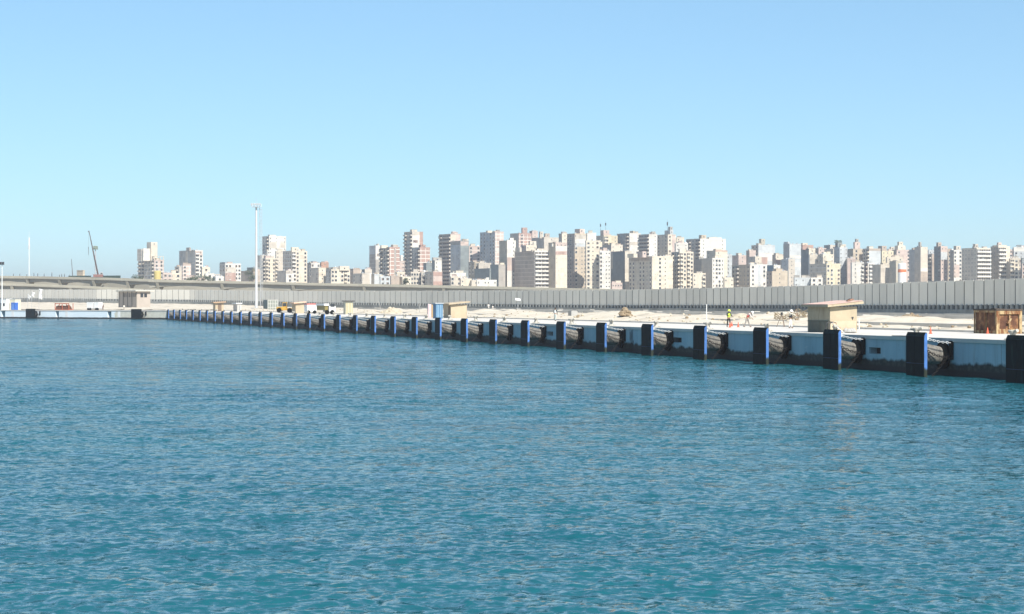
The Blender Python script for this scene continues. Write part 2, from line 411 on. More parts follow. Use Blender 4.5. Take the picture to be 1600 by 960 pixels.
def quay_wall(mb, s0, s1, holes, ztop, zbot=-3.0, depth=0.7):
    """wall face in local coords: x along, y = 0 is the face (outward +y), niches cut at holes (a, b, z0, z1)"""
    cur = s0
    for a, bb, z0, z1 in sorted(holes):
        mb.face([(cur, 0, zbot), (a, 0, zbot), (a, 0, ztop), (cur, 0, ztop)])
        if z1 < ztop: mb.face([(a, 0, z1), (bb, 0, z1), (bb, 0, ztop), (a, 0, ztop)]); mb.face([(a, 0, z1), (bb, 0, z1), (bb, -depth, z1), (a, -depth, z1)])
        mb.face([(a, 0, zbot), (bb, 0, zbot), (bb, 0, z0), (a, 0, z0)]); mb.face([(a, 0, z0), (bb, 0, z0), (bb, -depth, z0), (a, -depth, z0)])
        mb.face([(a, 0, z0), (a, -depth, z0), (a, -depth, min(z1, ztop)), (a, 0, min(z1, ztop))]); mb.face([(bb, 0, z0), (bb, -depth, z0), (bb, -depth, min(z1, ztop)), (bb, 0, min(z1, ztop))])
        mb.face([(a, -depth, z0), (bb, -depth, z0), (bb, -depth, min(z1, ztop)), (a, -depth, min(z1, ztop))], 1)
        cur = bb
    mb.face([(cur, 0, zbot), (s1, 0, zbot), (s1, 0, ztop), (cur, 0, ztop)])
def wall_s(x):      # s of the point of the main wall line seen at image column x
    k = (x - CX) / F; a = quay(0, WALLP)
    return (k * a.y - a.x) / (QD.x - k * QD.y)
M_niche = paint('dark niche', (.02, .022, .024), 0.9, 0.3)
q_root = empty('quay', quay(0, WALLP), QROT, 'long concrete quay with pale blue painted wall and bright deck', 'quay', None, 'structure')
mb = MB()
TOPW = DECK - 0.28
holes = []
for xa, xb, za, zb in ((1358, 1376, 1.30, 1.80), (1050, 1065, 1.35, 1.85), (854, 864, 1.35, 1.85), (983, 990, 1.0, 1.3), (983.5, 989, 2.0, 2.2)):
    holes.append((wall_s(xb), wall_s(xa), za, zb))
quay_wall(mb, -160, S_END + .0, holes, TOPW)
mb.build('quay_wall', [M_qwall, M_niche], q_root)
mb = MB(); mb.box(-160, S_END + 1, -1.1, 0.10, TOPW, DECK + 0.001); mb.build('coping', M_conc, q_root)
mb = MB(); mb.box(-160, S_END + 1, -15.6, -1.103, DECK - .3, DECK); mb.build('apron', M_conc, q_root)
l_root = empty('quay', LQ0, LROT, 'far cross quay with paler blue wall turning off at the corner', 'quay', None, 'structure')
mb = MB(); holes = []
for xa, xb in ((2, 8), (87, 92), (168, 174)):
    holes.append((lq_t(xb), lq_t(xa), 0.45, TOPW))
quay_wall(mb, 0, 420, holes, TOPW, depth=0.9)
mb.build('quay_wall', [M_lqwall, paint('niche shade', (.16, .30, .36), .8)], l_root)  # niche backs coloured teal for the shade inside the recess
mb = MB(); mb.box(0.0, 420, -9, 0.10, TOPW, DECK - .004); mb.build('apron', M_conc, l_root)
mb = MB()
for x in (20, 104, 186):
    mb.box(lq_t(x + 2), lq_t(x - 2), 0.004, 0.03, .55, TOPW)
mb.build('painted_stripe', M_white, l_root)

# ------------------------------------------------------------------ boundary wall line and sandy fill in front of it
WL = [(-60, 452.5, 471.5), (0, 452.5, 472), (150, 452.5, 474), (300, 453, 475.8), (500, 455, 481), (640, 454.6, 483.2), (760, 454, 485), (960, 453, 488.5), (1080, 450.6, 489.4), (1200, 448, 490.5), (1300, 445.2, 491.8),
      (1400, 442, 493.4), (1500, 438.6, 494.6), (1600, 435, 495.6), (1700, 430.5, 497), (1800, 425, 498.6)]
WH = 6.5
WD = [F * WH / (b_ - t_) for _, t_, b_ in WL]
wall_xy = [Vector(((x - CX) / F * D, D, 0)) for (x, _, _), D in zip(WL, WD)]
wall_zt = [CH - (t_ - HY) / F * D for (_, t_, _), D in zip(WL, WD)]
wx = np.array([a[0] for a in WL], float)
def wall_at_px(px): return np.interp(px, wx, WD), np.interp(px, wx, np.array(wall_zt) - WH)
nY, nX = 470, 420
ys = 95 * np.exp(np.linspace(0, math.log(1020 / 95), nY)); xs = np.linspace(-340, 150, nX)
YY, XX = np.meshgrid(ys, xs, indexing='ij')
PX = CX + F * XX / YY
dw, zb = wall_at_px(PX)
ppos = -((XX - QO.x) * QN.x + (YY - QO.y) * QN.y)
spos = (XX - QO.x) * QD.x + (YY - QO.y) * QD.y
qpos = -((XX - LQ0.x) * LN.x + (YY - LQ0.y) * LN.y)
mask = (YY < dw + 4) & (((spos < S_END) & (ppos > 17.9)) | ((spos >= S_END) & (qpos > 8.5)))
inland = np.clip(np.minimum(np.where(spos >= S_END, np.minimum(qpos - 8.5, 1e3), 1e3), np.where(spos < S_END, ppos - 18.1, 1e3)), 0, None)
frac = np.clip(inland / np.maximum(inland + np.maximum(dw - YY, 0), 1), 0, 1)
def vnoise(x, y, seed):
    r = np.random.default_rng(seed); z = np.zeros_like(x); a = 1.0; s = 1.0
    for o in range(4):
        for k in range(4):
            th = r.uniform(0, 6.28); z += a * np.sin(s * (x * math.cos(th) + y * math.sin(th)) + r.uniform(0, 6.28) + 1.7 * np.sin(s * .6 * (x * math.sin(th) - y * math.cos(th))))
        a *= .55; s *= 2.1
    return z / 4
n1 = vnoise(XX * .10, YY * .10, 1); n2 = vnoise(XX * .5, YY * .5, 2); n3 = vnoise(XX * .045, YY * .03, 3)
zz = 0.10 + (zb - DECK) * frac ** 1.3 + 0.16 * n2 * np.clip(inland / 3, 0, 1)
def ridge(p0, wd, h): return h * np.exp(-((ppos - p0) / wd) ** 2) * np.clip(.75 + .45 * n1, 0.1, 2)
zz += np.where(spos < S_END - 10, ridge(23.5, 1.8, .55) + ridge(40, 4, .8) + ridge(58, 4, .35) + ridge(74, 4, .4) + ridge(91, 6, .45), 0) + np.clip(inland / 10, 0, 1) * (.22 * n3 + .10 * n1)
zz *= np.clip(inland / 1.2, 0, 1)
Vs = np.stack([XX, YY, DECK + 0.02 + np.maximum(zz, -0.02)], -1).reshape(-1, 3)
sand_me = grid_mesh('sand', Vs, nY, nX, mask); sand_me.materials.append(M_sand)
tag(inst('sand', sand_me), 'heaped pale sandy fill between the quay deck and the long wall', 'sand', None, 'structure')
def sand_z(x, y):
    j = min(max(int((x + 340) / 490 * (nX - 1) + .5), 0), nX - 1); i = int(np.clip(np.interp(math.log(y), np.log(ys), np.arange(nY)) + .5, 0, nY - 1))
    return float(Vs.reshape(nY, nX, 3)[i, j, 2]) if mask[i, j] else DECK
for k, (p, hw, hz) in enumerate(((18.35, .28, .16), (28, .4, .5), (63, .6, .75), (83, .6, .8))):
    mb = MB(); s = -60.0
    while s < S_END - 8:
        l = 11.8 if k else 7.8
        mb.box(s, s + l, -p - hw, -p + hw, DECK - .2, DECK + hz + (0.03 * ((int(s * 7) % 5) - 2) if k > 1 else 0)); s += l + .06
    tag(mb.build('rail_beam' if k else 'kerb', M_conc, None, QO, QROT), ['low concrete kerb along the landward side of the deck', 'low concrete rail beam nearest the deck kerb', 'low concrete rail beam midway across the sandy fill', 'low concrete rail beam closest to the long wall'][k], 'kerb' if not k else 'beam', None, 'structure')

gr = random.Random(21); mb = MB()
for k in range(700):
    s = -40 + 500 * gr.random() ** 1.4; pp = gr.choice((gr.uniform(19.2, 27), gr.uniform(20, 26), gr.uniform(30, 60), gr.uniform(60, 110)))
    v = quay(s, pp); z = sand_z(v.x, v.y); r_ = gr.uniform(.08, .24) * (1 + .3 * (pp > 40))
    if wall_at_px(CX + F * v.x / v.y)[0] < v.y + 2: continue
    mb.lathe([(r_ * .7, -.05), (r_, r_ * .3), (r_ * .75, r_ * .8), (r_ * .2, r_ * 1.05)], 6, 0 if gr.random() < .6 else 1, (v.x, v.y, z))
st = mb.build('rubble', [paint('pale rubble', (.44, .385, .29), .95, .25, 2), paint('brown rubble', (.26, .20, .13), .95, .3, 2)])
tag(st, 'loose stones scattered over the sandy fill', 'rubble', None, 'stuff')

# ------------------------------------------------------------------ long panel wall
M_panel = paint('wall panel concrete', (.70, .67, .595), 0.9, 0.07, 0.12, dirt=(.58, .555, .49), dirt_amt=0.36, vary=.09)
M_gap = paint('panel joint', (.03, .032, .032), 0.9, 0.2)
M_foot = paint('wall footing', (.27, .28, .265), 0.95, 0.3, 0.3)
wall_root = empty('boundary_wall', (0, 0, 0), 0, 'very long grey precast panel wall running behind the whole quay', 'wall')
# resample the polyline
def seg_points(step):
    out = []; carry = 0.0
    for i in range(len(wall_xy) - 1, 0, -1):
        a, b_ = wall_xy[i], wall_xy[i - 1]; L = (b_ - a).length; d = carry
        while d < L:
            t = d / L; out.append((a.lerp(b_, t), wall_zt[i] * (1 - t) + wall_zt[i - 1] * t, (b_ - a).normalized())); d += step
        carry = d - L
    return out
STEP = 4.3; GAP = .19
segs = seg_points(STEP)
back, far, foot, cap = MB(), MB(), MB(), MB()
for i in range(len(segs) - 1):
    a, za, _ = segs[i]; b_, zb_, _ = segs[i + 1]
    d = (b_ - a).normalized(); n = Vector((-d.y, d.x, 0)); n = n if n.x < 0 else -n
    L = (b_ - a).length; zt = za + random.uniform(-.06, .06); z0 = min(za, zb_) - WH - 1.5; zf = za - WH
    def P(u, o, z): v = a + d * u + n * o; return (v.x, v.y, z)
    def bx(m_, u0, u1, o0, o1, q0, q1): m_.hexa([P(u0, o0, q0), P(u1, o0, q0), P(u1, o1, q0), P(u0, o1, q0)], [P(u0, o0, q1), P(u1, o0, q1), P(u1, o1, q1), P(u0, o1, q1)])
    pm = MB() if i < 100 else far
    bx(pm, GAP, L - GAP, 0.0, 0.05 + random.uniform(0, .03), zf + 2.0, zt)
    if i < 100:
        pm.build('wall_panel', M_panel, wall_root)
    bx(back, 0, L, -.25, -.003, z0, za - .12)
    bx(foot, 0, L, 0.0, .55, z0, zf + 1.25)
    for u in (.5, 2.6):
        bx(foot, u, u + 1.0, 0.0, .34, zf + 1.2, zf + 2.1)
tag(far.build('wall_panel', M_panel, wall_root), kind='stuff')
back.build('wall_core', M_gap, wall_root); foot.build('footing', M_foot, wall_root)

# ------------------------------------------------------------------ elevated road behind the wall
M_via = paint('viaduct concrete', (.335, .315, .25), 0.9, 0.14, 0.12, dirt=(.26, .245, .195), dirt_amt=0.38)
M_viad = paint('viaduct soffit', (.29, .275, .225), 0.9, 0.15, 0.2)
def viaduct(pxs, width, pier_every, label, girder=2.0, haunch=1.2):
    pts = []
    for k in range(len(pxs) - 1):
        (x0, y0, D0), (x1, y1, D1) = pxs[k], pxs[k + 1]
        A, B = pt(x0, y0, D0), pt(x1, y1, D1); n = max(1, int((B - A).length / 4))
        pts += [A.lerp(B, i / n) for i in range(n)]
    pts.append(pt(*pxs[-1]))
    root = empty('viaduct', (0, 0, 0), 0, label, 'viaduct')
    par, deck, pier, acc = MB(), MB(), [], 0.0
    for i in range(len(pts) - 1):
        a, b_ = pts[i], pts[i + 1]; d = (b_ - a); d.z = 0; L = d.length; d.normalize(); n = Vector((d.y, -d.x, 0))
        def q(p, o, dz): return (p.x + n.x * o, p.y + n.y * o, p.z + dz)
        def sw(m_, o0, o1, t0, u0, t1, u1):
            m_.hexa([q(a, o0, t0), q(b_, o0, u0), q(b_, o1, u0), q(a, o1, t0)], [q(a, o0, t1), q(b_, o0, u1), q(b_, o1, u1), q(a, o1, t1)])
        for o in (0.0, -width):
            sw(par, o - .3, o, -1.0, -1.0, 0, 0)
        sw(deck, -width - .25, .25, -1.45, -1.45, -1.003, -1.003)
        def hz(s_): ph = (s_ % pier_every) / pier_every; return haunch * (2 * ph - 1) ** 2
        h0, h1 = hz(acc), hz(min(acc + L, math.floor(acc / pier_every + 1) * pier_every - .01))
        sw(deck, -width + 1.6, -1.3, -1.45 - girder - h0, -1.45 - girder - h1, -1.453, -1.453)
        if int(acc / pier_every) != int((acc + L) / pier_every) or i == 0:
            pm = MB(); c = b_
            pm.hexa([q(c, -width * .3 - 1, -1.5 - girder - haunch - 3), q(c, -width * .3 + 1, -1.5 - girder - haunch - 3), q(c + d * 1.6, -width * .3 + 1, -1.5 - girder - haunch - 3), q(c + d * 1.6, -width * .3 - 1, -1.5 - girder - haunch - 3)],
                    [q(c, -width + .5, -1.6), q(c, .12, -1.6), q(c + d * 1.6, .12, -1.6), q(c + d * 1.6, -width + .5, -1.6)])
            zt = c.z - 1.5 - girder - haunch - 2.5
            v = q(c + d * .8, -width * .3, 0)
            pm.box(v[0] - .9, v[0] + .9, v[1] - .9, v[1] + .9, DECK - .5, max(zt, DECK + .5))
            pier.append(pm)
        acc += L
    par.build('parapet', M_via, root); deck.build('deck', M_viad, root)
    for pm in pier: pm.build('pier', M_via, root)
    return root
viaduct([(-80, 430.5, 1120), (40, 431.7, 1110), (100, 432.8, 1100), (165, 434, 1090), (238, 436.8, 1080)], 11, 23, 'highest elevated road section ending near the yellow silo', 1.5, 1.0)
viaduct([(-80, 441.2, 1062), (40, 443.5, 1058), (130, 447, 1054), (215, 451.5, 1050)], 9, 34, 'lower concrete ramp sinking behind the wall under the elevated road', 1.6, 0.8)
viaduct([(232, 437, 1074), (300, 438.2, 1070), (400, 440.3, 1060), (500, 442.6, 1050), (600, 444.4, 1040), (760, 447.6, 1020), (900, 450.6, 1000), (1000, 453.2, 985)], 12, 42, 'long elevated road descending behind the wall in front of the apartment blocks', 1.7, 1.6)

mb = MB()
for (xa, ya, Da), (xb, yb_, Db) in zip([(-80, 433, 1150), (130, 436, 1130), (235, 439.5, 1110), (420, 444.5, 1090), (640, 450.5, 1060), (1000, 454, 1010)], [(130, 436, 1130), (235, 439.5, 1110), (420, 444.5, 1090), (640, 450.5, 1060), (1000, 454, 1010)]):
    a, b_ = pt(xa, ya, Da), pt(xb, yb_, Db)
    mb.hexa([(a.x, a.y, DECK), (b_.x, b_.y, DECK), (b_.x, b_.y + 2, DECK), (a.x, a.y + 2, DECK)], [(a.x, a.y, a.z), (b_.x, b_.y, b_.z), (b_.x, b_.y + 2, b_.z), (a.x, a.y + 2, a.z)])
tag(mb.build('retaining_wall', paint('retaining wall', (.315, .295, .235), .95, .15, .08, dirt=(.26, .255, .21), dirt_amt=.36)), 'olive-grey retaining wall under and behind the elevated roads', 'wall')
# ------------------------------------------------------------------ fenders (one master, copied along the quay)
def make_fender(W=2.65, name='fender', steel=None):
    root = empty(name, (0, 0, 0))
    mb = MB()                                              # steel panel: chamfered at the top
    prof = [(-.30, -1.2), (-.06, -1.2), (-.06, 2.92), (-.16, 3.12), (-.30, 3.12)]
    def prism(m_, pr, x0, x1, mi=0):
        m_.face([(x0, y, z) for y, z in pr], mi); m_.face([(x1, y, z) for y, z in pr][::-1], mi)
        for i in range(len(pr)):
            (y0, z0), (y1, z1) = pr[i], pr[(i + 1) % len(pr)]
            m_.face([(x0, y0, z0), (x1, y0, z0), (x1, y1, z1), (x0, y1, z1)], mi)
    prism(mb, prof, 0, W)
    mb.build('panel', steel or M_blue, root)
    mb = MB()                                              # dark low-friction facing, in four tiles with a folded lip
    for a, b_ in ((0.03, W / 2 - .012), (W / 2 + .012, W - .03)):
        for z0, z1 in ((-1.2, .9), (.925, 2.90)):
            mb.box(a, b_, -.057, 0.0, z0, z1)
        mb.hexa([(a, -.06, 2.91), (b_, -.06, 2.91), (b_, 0, 2.91), (a, 0, 2.91)], [(a, -.30, 3.16), (b_, -.30, 3.16), (b_, -.14, 3.19), (a, -.14, 3.19)])
    mb.build('facing', M_pad, root)
    mb = MB(); mb.tube((W / 2, -.303, 1.62), (W / 2, -1.98, 1.46), .84, .66, 22); mb.build('rubber_cone', M_rubber, root, smooth=True)
    mb = MB(); mb.tube((W / 2, -1.983, 1.46), (W / 2, -2.2, 1.44), .72, .95, 22); mb.tube((W / 2, -2.203, 1.44), (W / 2, -2.40, 1.44), 1.0, 1.0, 22); mb.build('flange', M_black, root, smooth=True)
    mb = MB(); mb.chain((.14, -.32, 2.74), (.10, -2.25, 2.42), .07, .17, .022)
    mb.box(.0, .22, -.40, -.303, 2.62, 2.86); mb.build('tension_chain', M_galv, root)
    mb = MB(); mb.chain((.34, -.32, 1.95), (.30, -2.25, 1.35), .16, .19, .03)
    mb.chain((.30, -2.3, 1.6), (.30, -.4, -.5), .05, .2, .017); mb.build('shear_chain', M_rustch, root)
    mb = MB(); mb.box(-.02, .36, -2.44, -2.25, 1.2, 2.55); mb.build('bracket', M_black, root)
    return root
FUS = [1.0 / (0.0005804 + 0.0000602 * i) for i in range(35)]
def ordinal(n):
    return {1: 'first', 2: 'second', 3: 'third', 4: 'fourth', 5: 'fifth', 6: 'sixth', 7: 'seventh', 8: 'eighth', 9: 'ninth', 10: 'tenth', 11: 'eleventh', 12: 'twelfth'}[n]
ANCH = {0: 'rusty steel tank', 2: 'pink-roofed hut', 11: 'blue corrugated cabin', 15: 'yellow striped kiosk', 22: 'tall light mast', 34: 'far quay corner'}
def anchor_label(i, what):
    if i in ANCH: return '%s standing in front of the %s' % (what, ANCH[i]) if i < 34 else '%s at the %s' % (what, ANCH[i])
    a = max(k for k in ANCH if k < i); b_ = min(k for k in ANCH if k > i)
    return '%s, %s from the %s going towards the %s' % (what, ordinal(i - a), ANCH[a], ANCH[b_])
fender0 = make_fender()
for i, u in enumerate(FUS):
    D = 217450.0 / u; s = (D - QO.y) / QD.y
    o = fender0 if i == 0 else copy_tree(fender0)
    o.location = quay(s, 0); o.rotation_euler = (0, 0, QROT)
    tag(o, anchor_label(i, 'blue-edged black fender'), 'fender', 'fenders hung along the main quay')
wide0 = make_fender(4.2, 'fender', M_pad)
for k, x in enumerate((56, 221)):
    o = wide0 if k == 0 else copy_tree(wide0)
    c = lquay(lq_t(x) - 2.1, -WALLP); o.location = c; o.rotation_euler = (0, 0, LROT)
    tag(o, ['wide dark fender on the cross quay below the white flags', 'wide dark fender on the cross quay below the hut with two small windows'][k], 'fender', 'wide fenders on the cross quay')

# ------------------------------------------------------------------ bollards
def make_bollard():
    root = empty('bollard', (0, 0, 0))
    mb = MB(); mb.box(-.48, .48, -.42, .42, 0, .07)
    for x in (-.36, .36):
        for y in (-.3, .3): mb.tube((x, y, .07), (x, y, .12), .05, n=6)
    mb.build('base_plate', M_bollard, root)
    mb = MB(); mb.lathe([(.30, .073), (.25, .16), (.20, .34), (.22, .46), (.27, .55), (.27, .62), (.18, .68)], 14)
    mb.build('post', M_bollard, root, smooth=True)
    mb = MB(); mb.tube((-.2, 0, .53), (-.56, 0, .66), .15, .12, 10); mb.tube((.2, 0, .53), (.50, 0, .60), .13, .11, 10); mb.build('horn', M_bollard, root, smooth=True)
    return root
boll0 = make_bollard()
for i in range(34):
    D = 217450.0 / FUS[i]; s = (D - QO.y) / QD.y + 7.4
    o = boll0 if i == 0 else copy_tree(boll0)
    o.location = quay(s, 3.5, DECK + .003); o.rotation_euler = (0, 0, QROT + (0.5 * math.sin(i * 2.1)))
    tag(o, anchor_label(i, 'grey bollard') if i not in ANCH else 'grey bollard on the deck just past the ' + ANCH[i], 'bollard', 'mooring bollards along the deck edge')

# ------------------------------------------------------------------ corner-based placing of boxes seen with two faces
def solve(x0, xm, x1, D, phi):
    k0, km, k1 = (x0 - CX) / F, (xm - CX) / F, (x1 - CX) / F
    P = Vector((km * D, D, 0)); c, s = math.cos(phi), math.sin(phi)
    Lr = (k1 * D - P.x) / (c - k1 * s); Ll = (P.x - k0 * D) / (s + k0 * c)
    return P, Ll, Lr
QPHI = math.atan2(-QN.y, -QN.x)         # 17 degrees: x local = inland, y local = along the quay away
def qbox(x0, xm, x1, ytop, ybase, ground=None):
    zb_ = DECK if ground is None else ground
    D = (CH - zb_) * F / (ybase - HY)
    P, Ll, Lr = solve(x0, xm, x1, D, QPHI); P.z = zb_
    return P, Ll, Lr, (ybase - ytop) / F * D

# hut with the pink roof
P, Ll, Lr, H = qbox(1262, 1297, 1339, 479.5, 520.2)
M_hut = paint('tan hut render', (.43, .36, .25), 0.9, 0.16, 0.8, dirt=(.29, .225, .15), dirt_amt=0.42)
M_hutlow = paint('patched plaster', (.52, .42, .30), 0.9, 0.12, 1.2, dirt=(.40, .30, .18), dirt_amt=0.4)
M_pink = paint('pink roof screed', (.55, .36, .31), 0.9, 0.14, 1.0, dirt=(.55, .46, .34), dirt_amt=0.45)
hut = empty('quay_hut', P, QPHI, 'small tan hut with overhanging pink-topped roof at the deck edge', 'hut')
mb = MB(); mb.box(0, Lr, 0, Ll, 0, H); mb.build('wall', M_hut, hut)
mb = MB(); mb.box(.02, Lr - .1, -.05, -.003, 0.02, 1.02); mb.box(.9, 1.9, -.14, -.053, .02, .5); mb.build('plaster_patch', M_hutlow, hut)
mb = MB(); ov = .42
def slab(m_, x0, x1, y0, y1, z0, sl, th, mi=0):
    m_.hexa([(x0, y0, z0 + sl * x0), (x1, y0, z0 + sl * x1), (x1, y1, z0 + sl * x1), (x0, y1, z0 + sl * x0)],
            [(x0, y0, z0 + sl * x0 + th), (x1, y0, z0 + sl * x1 + th), (x1, y1, z0 + sl * x1 + th), (x0, y1, z0 + sl * x0 + th)], mi)
slab(mb, -ov, Lr + ov, -ov, Ll + ov, H + .003, .085, .20)
rf = mb.build('roof', M_hut, hut)
mb = MB(); slab(mb, -ov - .03, Lr + ov - .1, -ov - .03, Ll + ov - .1, H + .206, .10, .05); mb.build('screed', M_pink, rf)
mb = MB()
for k in range(9): mb.box(Lr - .9 + k * .1, Lr - .84 + k * .12, .1 + k * .09, .3 + k * .13, H + .48 + .012 * k, H + .53 + .02 * k)
mb.build('rubble', paint('broken tile', (.30, .17, .12), .9, .3, 4), rf)
mb = MB(); mb.box(-.05, -.003, .35, Ll - .25, .02, .95); mb.box(-.07, -.003, .2, Ll - .1, .96, 1.03); mb.box(-.08, -.003, Ll * .42, Ll * .42 + .08, .02, .95); mb.build('door', paint('olive panel', (.12, .12, .09), .7, .2), hut)  # low dark olive panel with frame strips across the waterside face
mb = MB(); mb.box(Lr - .52, Lr - .34, -.04, -.003, 1.24, 1.36); mb.box(Lr - .46, Lr - .4, -.05, -.004, 1.12, 1.24); mb.build('lamp_bracket', M_dark, hut)
mb = MB(); mb.tube((Lr + .25, .1, 0), (Lr + .25, .1, 1.25), .05, n=8); mb.build('drain_pipe', M_white, hut)
# rocks at the hut corner
mb = MB()
for k in range(7):
    a = k * .9; mb.lathe([(.05, 0), (.25 + .05 * (k % 3), .08), (.22, .25), (.08, .36 + .04 * (k % 2))], 7, 0, (.25 * math.cos(a) + .2 * (k % 3), .2 * math.sin(a), .0))
tag(mb.build('rock_heap', M_cgrey, None, P + Vector((1.55, -.25, 0)), .4), 'heap of grey rubble leaning at the sunlit foot of the pink-roofed hut', 'rubble')
# ladder hoop rails on the edge
def rail_hoop(px, yb, label):
    D = 225150.0 / (px + 118) * 1.005; base = pt(px, HY, D); base.z = DECK
    root = empty('ladder_rail', base, QROT, label, 'ladder')
    for x in (-.32, .32):
        mb = MB(); mb.path([(x, 0.0, 0.0), (x, 0, .55), (x, -.08, .85), (x, -.35, .98), (x, -.62, .9), (x, -.7, .6), (x, -.72, 0)], .035, 7)
        mb.build('rail', M_dark, root)
    mb = MB(); mb.path([(-.32, -.35, .98), (.32, -.35, .98)], .03, 6); mb.build('crossbar', M_dark, root)
    return root
rail_hoop(1293, 515, 'black hooped ladder handrail beside the pink-roofed hut')
mb = MB(); c = pt(1322, HY, 161); 
mb.path([(0, 0, .9), (.4, -.25, .55), (.9, -.6, .1), (1.3, -1.0, -.2)], .03, 6)
b0 = pt(1297, HY, 160.5); b0.z = DECK
tag(mb.build('mooring_rope', M_white, None, b0 + Vector((.1, -.1, .02)), 0), 'taut pale rope running from the hoop rail to the fender chain', 'rope')
# dark strip added on the coping in place of an open pit
mb = MB(); s0 = wall_s(1420); mb.box(s0, s0 + 2.6, -.75, .06, DECK + .005, DECK + .05); 
tag(mb.build('pit_strip', M_dark, None, quay(0, WALLP), QROT), 'long dark strip standing for a pit in the deck edge past the pink-roofed hut', 'mat')

# rusty steel tank box
P, Ll, Lr, H = qbox(1521.5, 1557, 1597, 483, 522)
m, nt, b = new_mat('rusty steel'); co = coords(nt)
n1 = noise(nt, co, 1.6, 7, .65); n2 = noise(nt, mapping(nt, co, (2, 2, .5)), 2.0, 6, .65)
cc = ramp(nt, n1, [(.34, (.05, .02, .012)), (.52, (.13, .055, .025)), (.66, (.30, .16, .07))]); cc = mix(nt, ramp(nt, n2, [(.5, 0.), (.7, .8)]), cc, (.09, .038, .022))
nt.links.new(cc, b.inputs['Base Color']); b.inputs['Roughness'].default_value = .9; M_rust = m
M_rustf = paint('rust-stained yellow paint', (.43, .325, .175), .85, .3, 2.2, dirt=(.17, .07, .028), dirt_amt=.53)
tank = empty('steel_tank', P, QPHI, 'big rusty yellow-framed steel tank box standing on the deck', 'tank')
mb = MB(); mb.box(.12, Lr - .12, .12, Ll - .12, .12, H - .1); mb.build('plate', M_rust, tank)
mb = MB()
def frame_on(m_, face, u0, u1, nbay, w=.2):
    def bxx(a, b_, z0, z1, o=.0):
        if face == 'R': m_.box(a, b_, -o, .118, z0, z1)
        else: m_.box(-o, .118, a, b_, z0, z1)
    for k in range(nbay + 1):
        c = u0 + (u1 - u0) * k / nbay; bxx(max(u0, c - w / 2), min(u1, c + w / 2), .0, H, .012 * (k % 2))
    bxx(u0, u1, 0.003, .26, .006); bxx(u0, u1, H - .30, H - .14, .006)
frame_on(mb, 'R', .0, Lr, 1, .56); mb.box(.28, Lr - .28, -.008, .117, H - .44, H - .301); mb.box(.28, Lr - .28, -.008, .117, .261, .40); frame_on(mb, 'L', .125, Ll, 2)
mb.box(Lr - .118, Lr, .13, Ll, 0, H - .14); mb.build('frame', M_rustf, tank)
mb = MB(); mb.box(Lr * .5 - .06, Lr * .5 + .06, -.05, .117, .47, H - .53); mb.hexa([(Lr * .40, -.12, H * .42), (Lr * .48, -.12, H * .42), (Lr * .48, .1, H * .42), (Lr * .40, .1, H * .42)], [(Lr * .5, -.12, H * .62), (Lr * .58, -.12, H * .62), (Lr * .58, .1, H * .62), (Lr * .5, .1, H * .62)]); mb.build('stiffener', M_rustf, tank)
mb = MB(); mb.box(-.04, Lr + .04, -.04, Ll + .04, H - .137, H); mb.box(.2, .7, .6, 1.2, H, H + .05); mb.build('lid', paint('sooty lid', (.07, .055, .045), .9, .3, 1.5, dirt=(.25, .3, .27), dirt_amt=.3), tank)

# traffic cones
def make_cone():
    root = empty('traffic_cone', (0, 0, 0))
    mb = MB(); mb.box(-.2, .2, -.2, .2, 0, .04); mb.build('foot', M_cone, root)
    mb = MB(); mb.lathe([(.16, .043), (.055, .62), (.03, .75)], 12); k = mb.build('body', M_cone, root, smooth=True)
    return root
cone0 = make_cone(); first = True
for px, y, lab in ((1454, 522, 'orange cone alone on the deck near the rusty steel tank'), (1555.5, 511.5, 'orange cone leaning against the dark face of the rusty steel tank'), (1140.5, 512, 'orange cone at the feet of the yellow-vested worker'),
                   (1143.5, 510, 'orange cone just behind the yellow-vested worker'), (1153.5, 511.5, 'orange cone standing between the two workers')):
    D = deckD(y) if y != 511.5 or px < 1200 else 155.5
    c = pt(px, HY, D); c.z = DECK + .003
    if px == 1555.5: c = P + Vector((-.55, .75, .0)); c.z = DECK + .003
    o = cone0 if first else copy_tree(cone0); first = False
    o.location = c; o.scale = (.72, .72, .72); tag(o, lab, 'traffic cone', 'orange cones on the quay deck')

# generic quay cabins
def cabin(name, label, cat, x0, xm, x1, ytop, ybase, mat, roofmat, ov=.3, th=.18, slope=0.0, ground=None):
    P, Ll, Lr, H = qbox(x0, xm, x1, ytop, ybase, ground)
    root = empty(name, P, QPHI, label, cat)
    mb = MB(); mb.box(0, Lr, 0, Ll, 0, H); mb.build('wall', mat, root)
    mb = MB(); slab(mb, -ov, Lr + ov, -ov, Ll + ov, H + .003, slope, th); mb.build('roof', roofmat, root)
    return root, Ll, Lr, H
M_tan2 = paint('tan cabin', (.44, .36, .25), .9, .14, .6, dirt=(.3, .24, .16), dirt_amt=.4)
def plain_door(root, Lr, H, m_, w=.9, x=None):
    mb = MB(); x = Lr * .3 if x is None else x; mb.box(x, x + w, -.05, -.003, .02, min(2.0, H * .85)); return mb.build('door', m_, root)
h2, Ll, Lr, H = cabin('quay_hut', 'tan hut with sloping overhanging roof beside the blue corrugated cabin', 'hut', 693, 704.5, 729.5, 476, 497.3, M_tan2, M_tan2, .45, .2, .10)
mb = MB(); mb.box(-.05, -.003, .4, 1.5, .02, 1.9); mb.build('door', paint('brown door', (.17, .12, .07), .8), h2)
h3, Ll, Lr, H = cabin('quay_hut', 'far tan hut with flat overhanging roof near the tall light mast', 'hut', 333, 336.5, 349.5, 473.7, 486.8, M_tan2, paint('brown slab', (.45, .30, .19), .9), .6, .28, .05)
plain_door(h3, Lr, H, M_shut, 1.0)
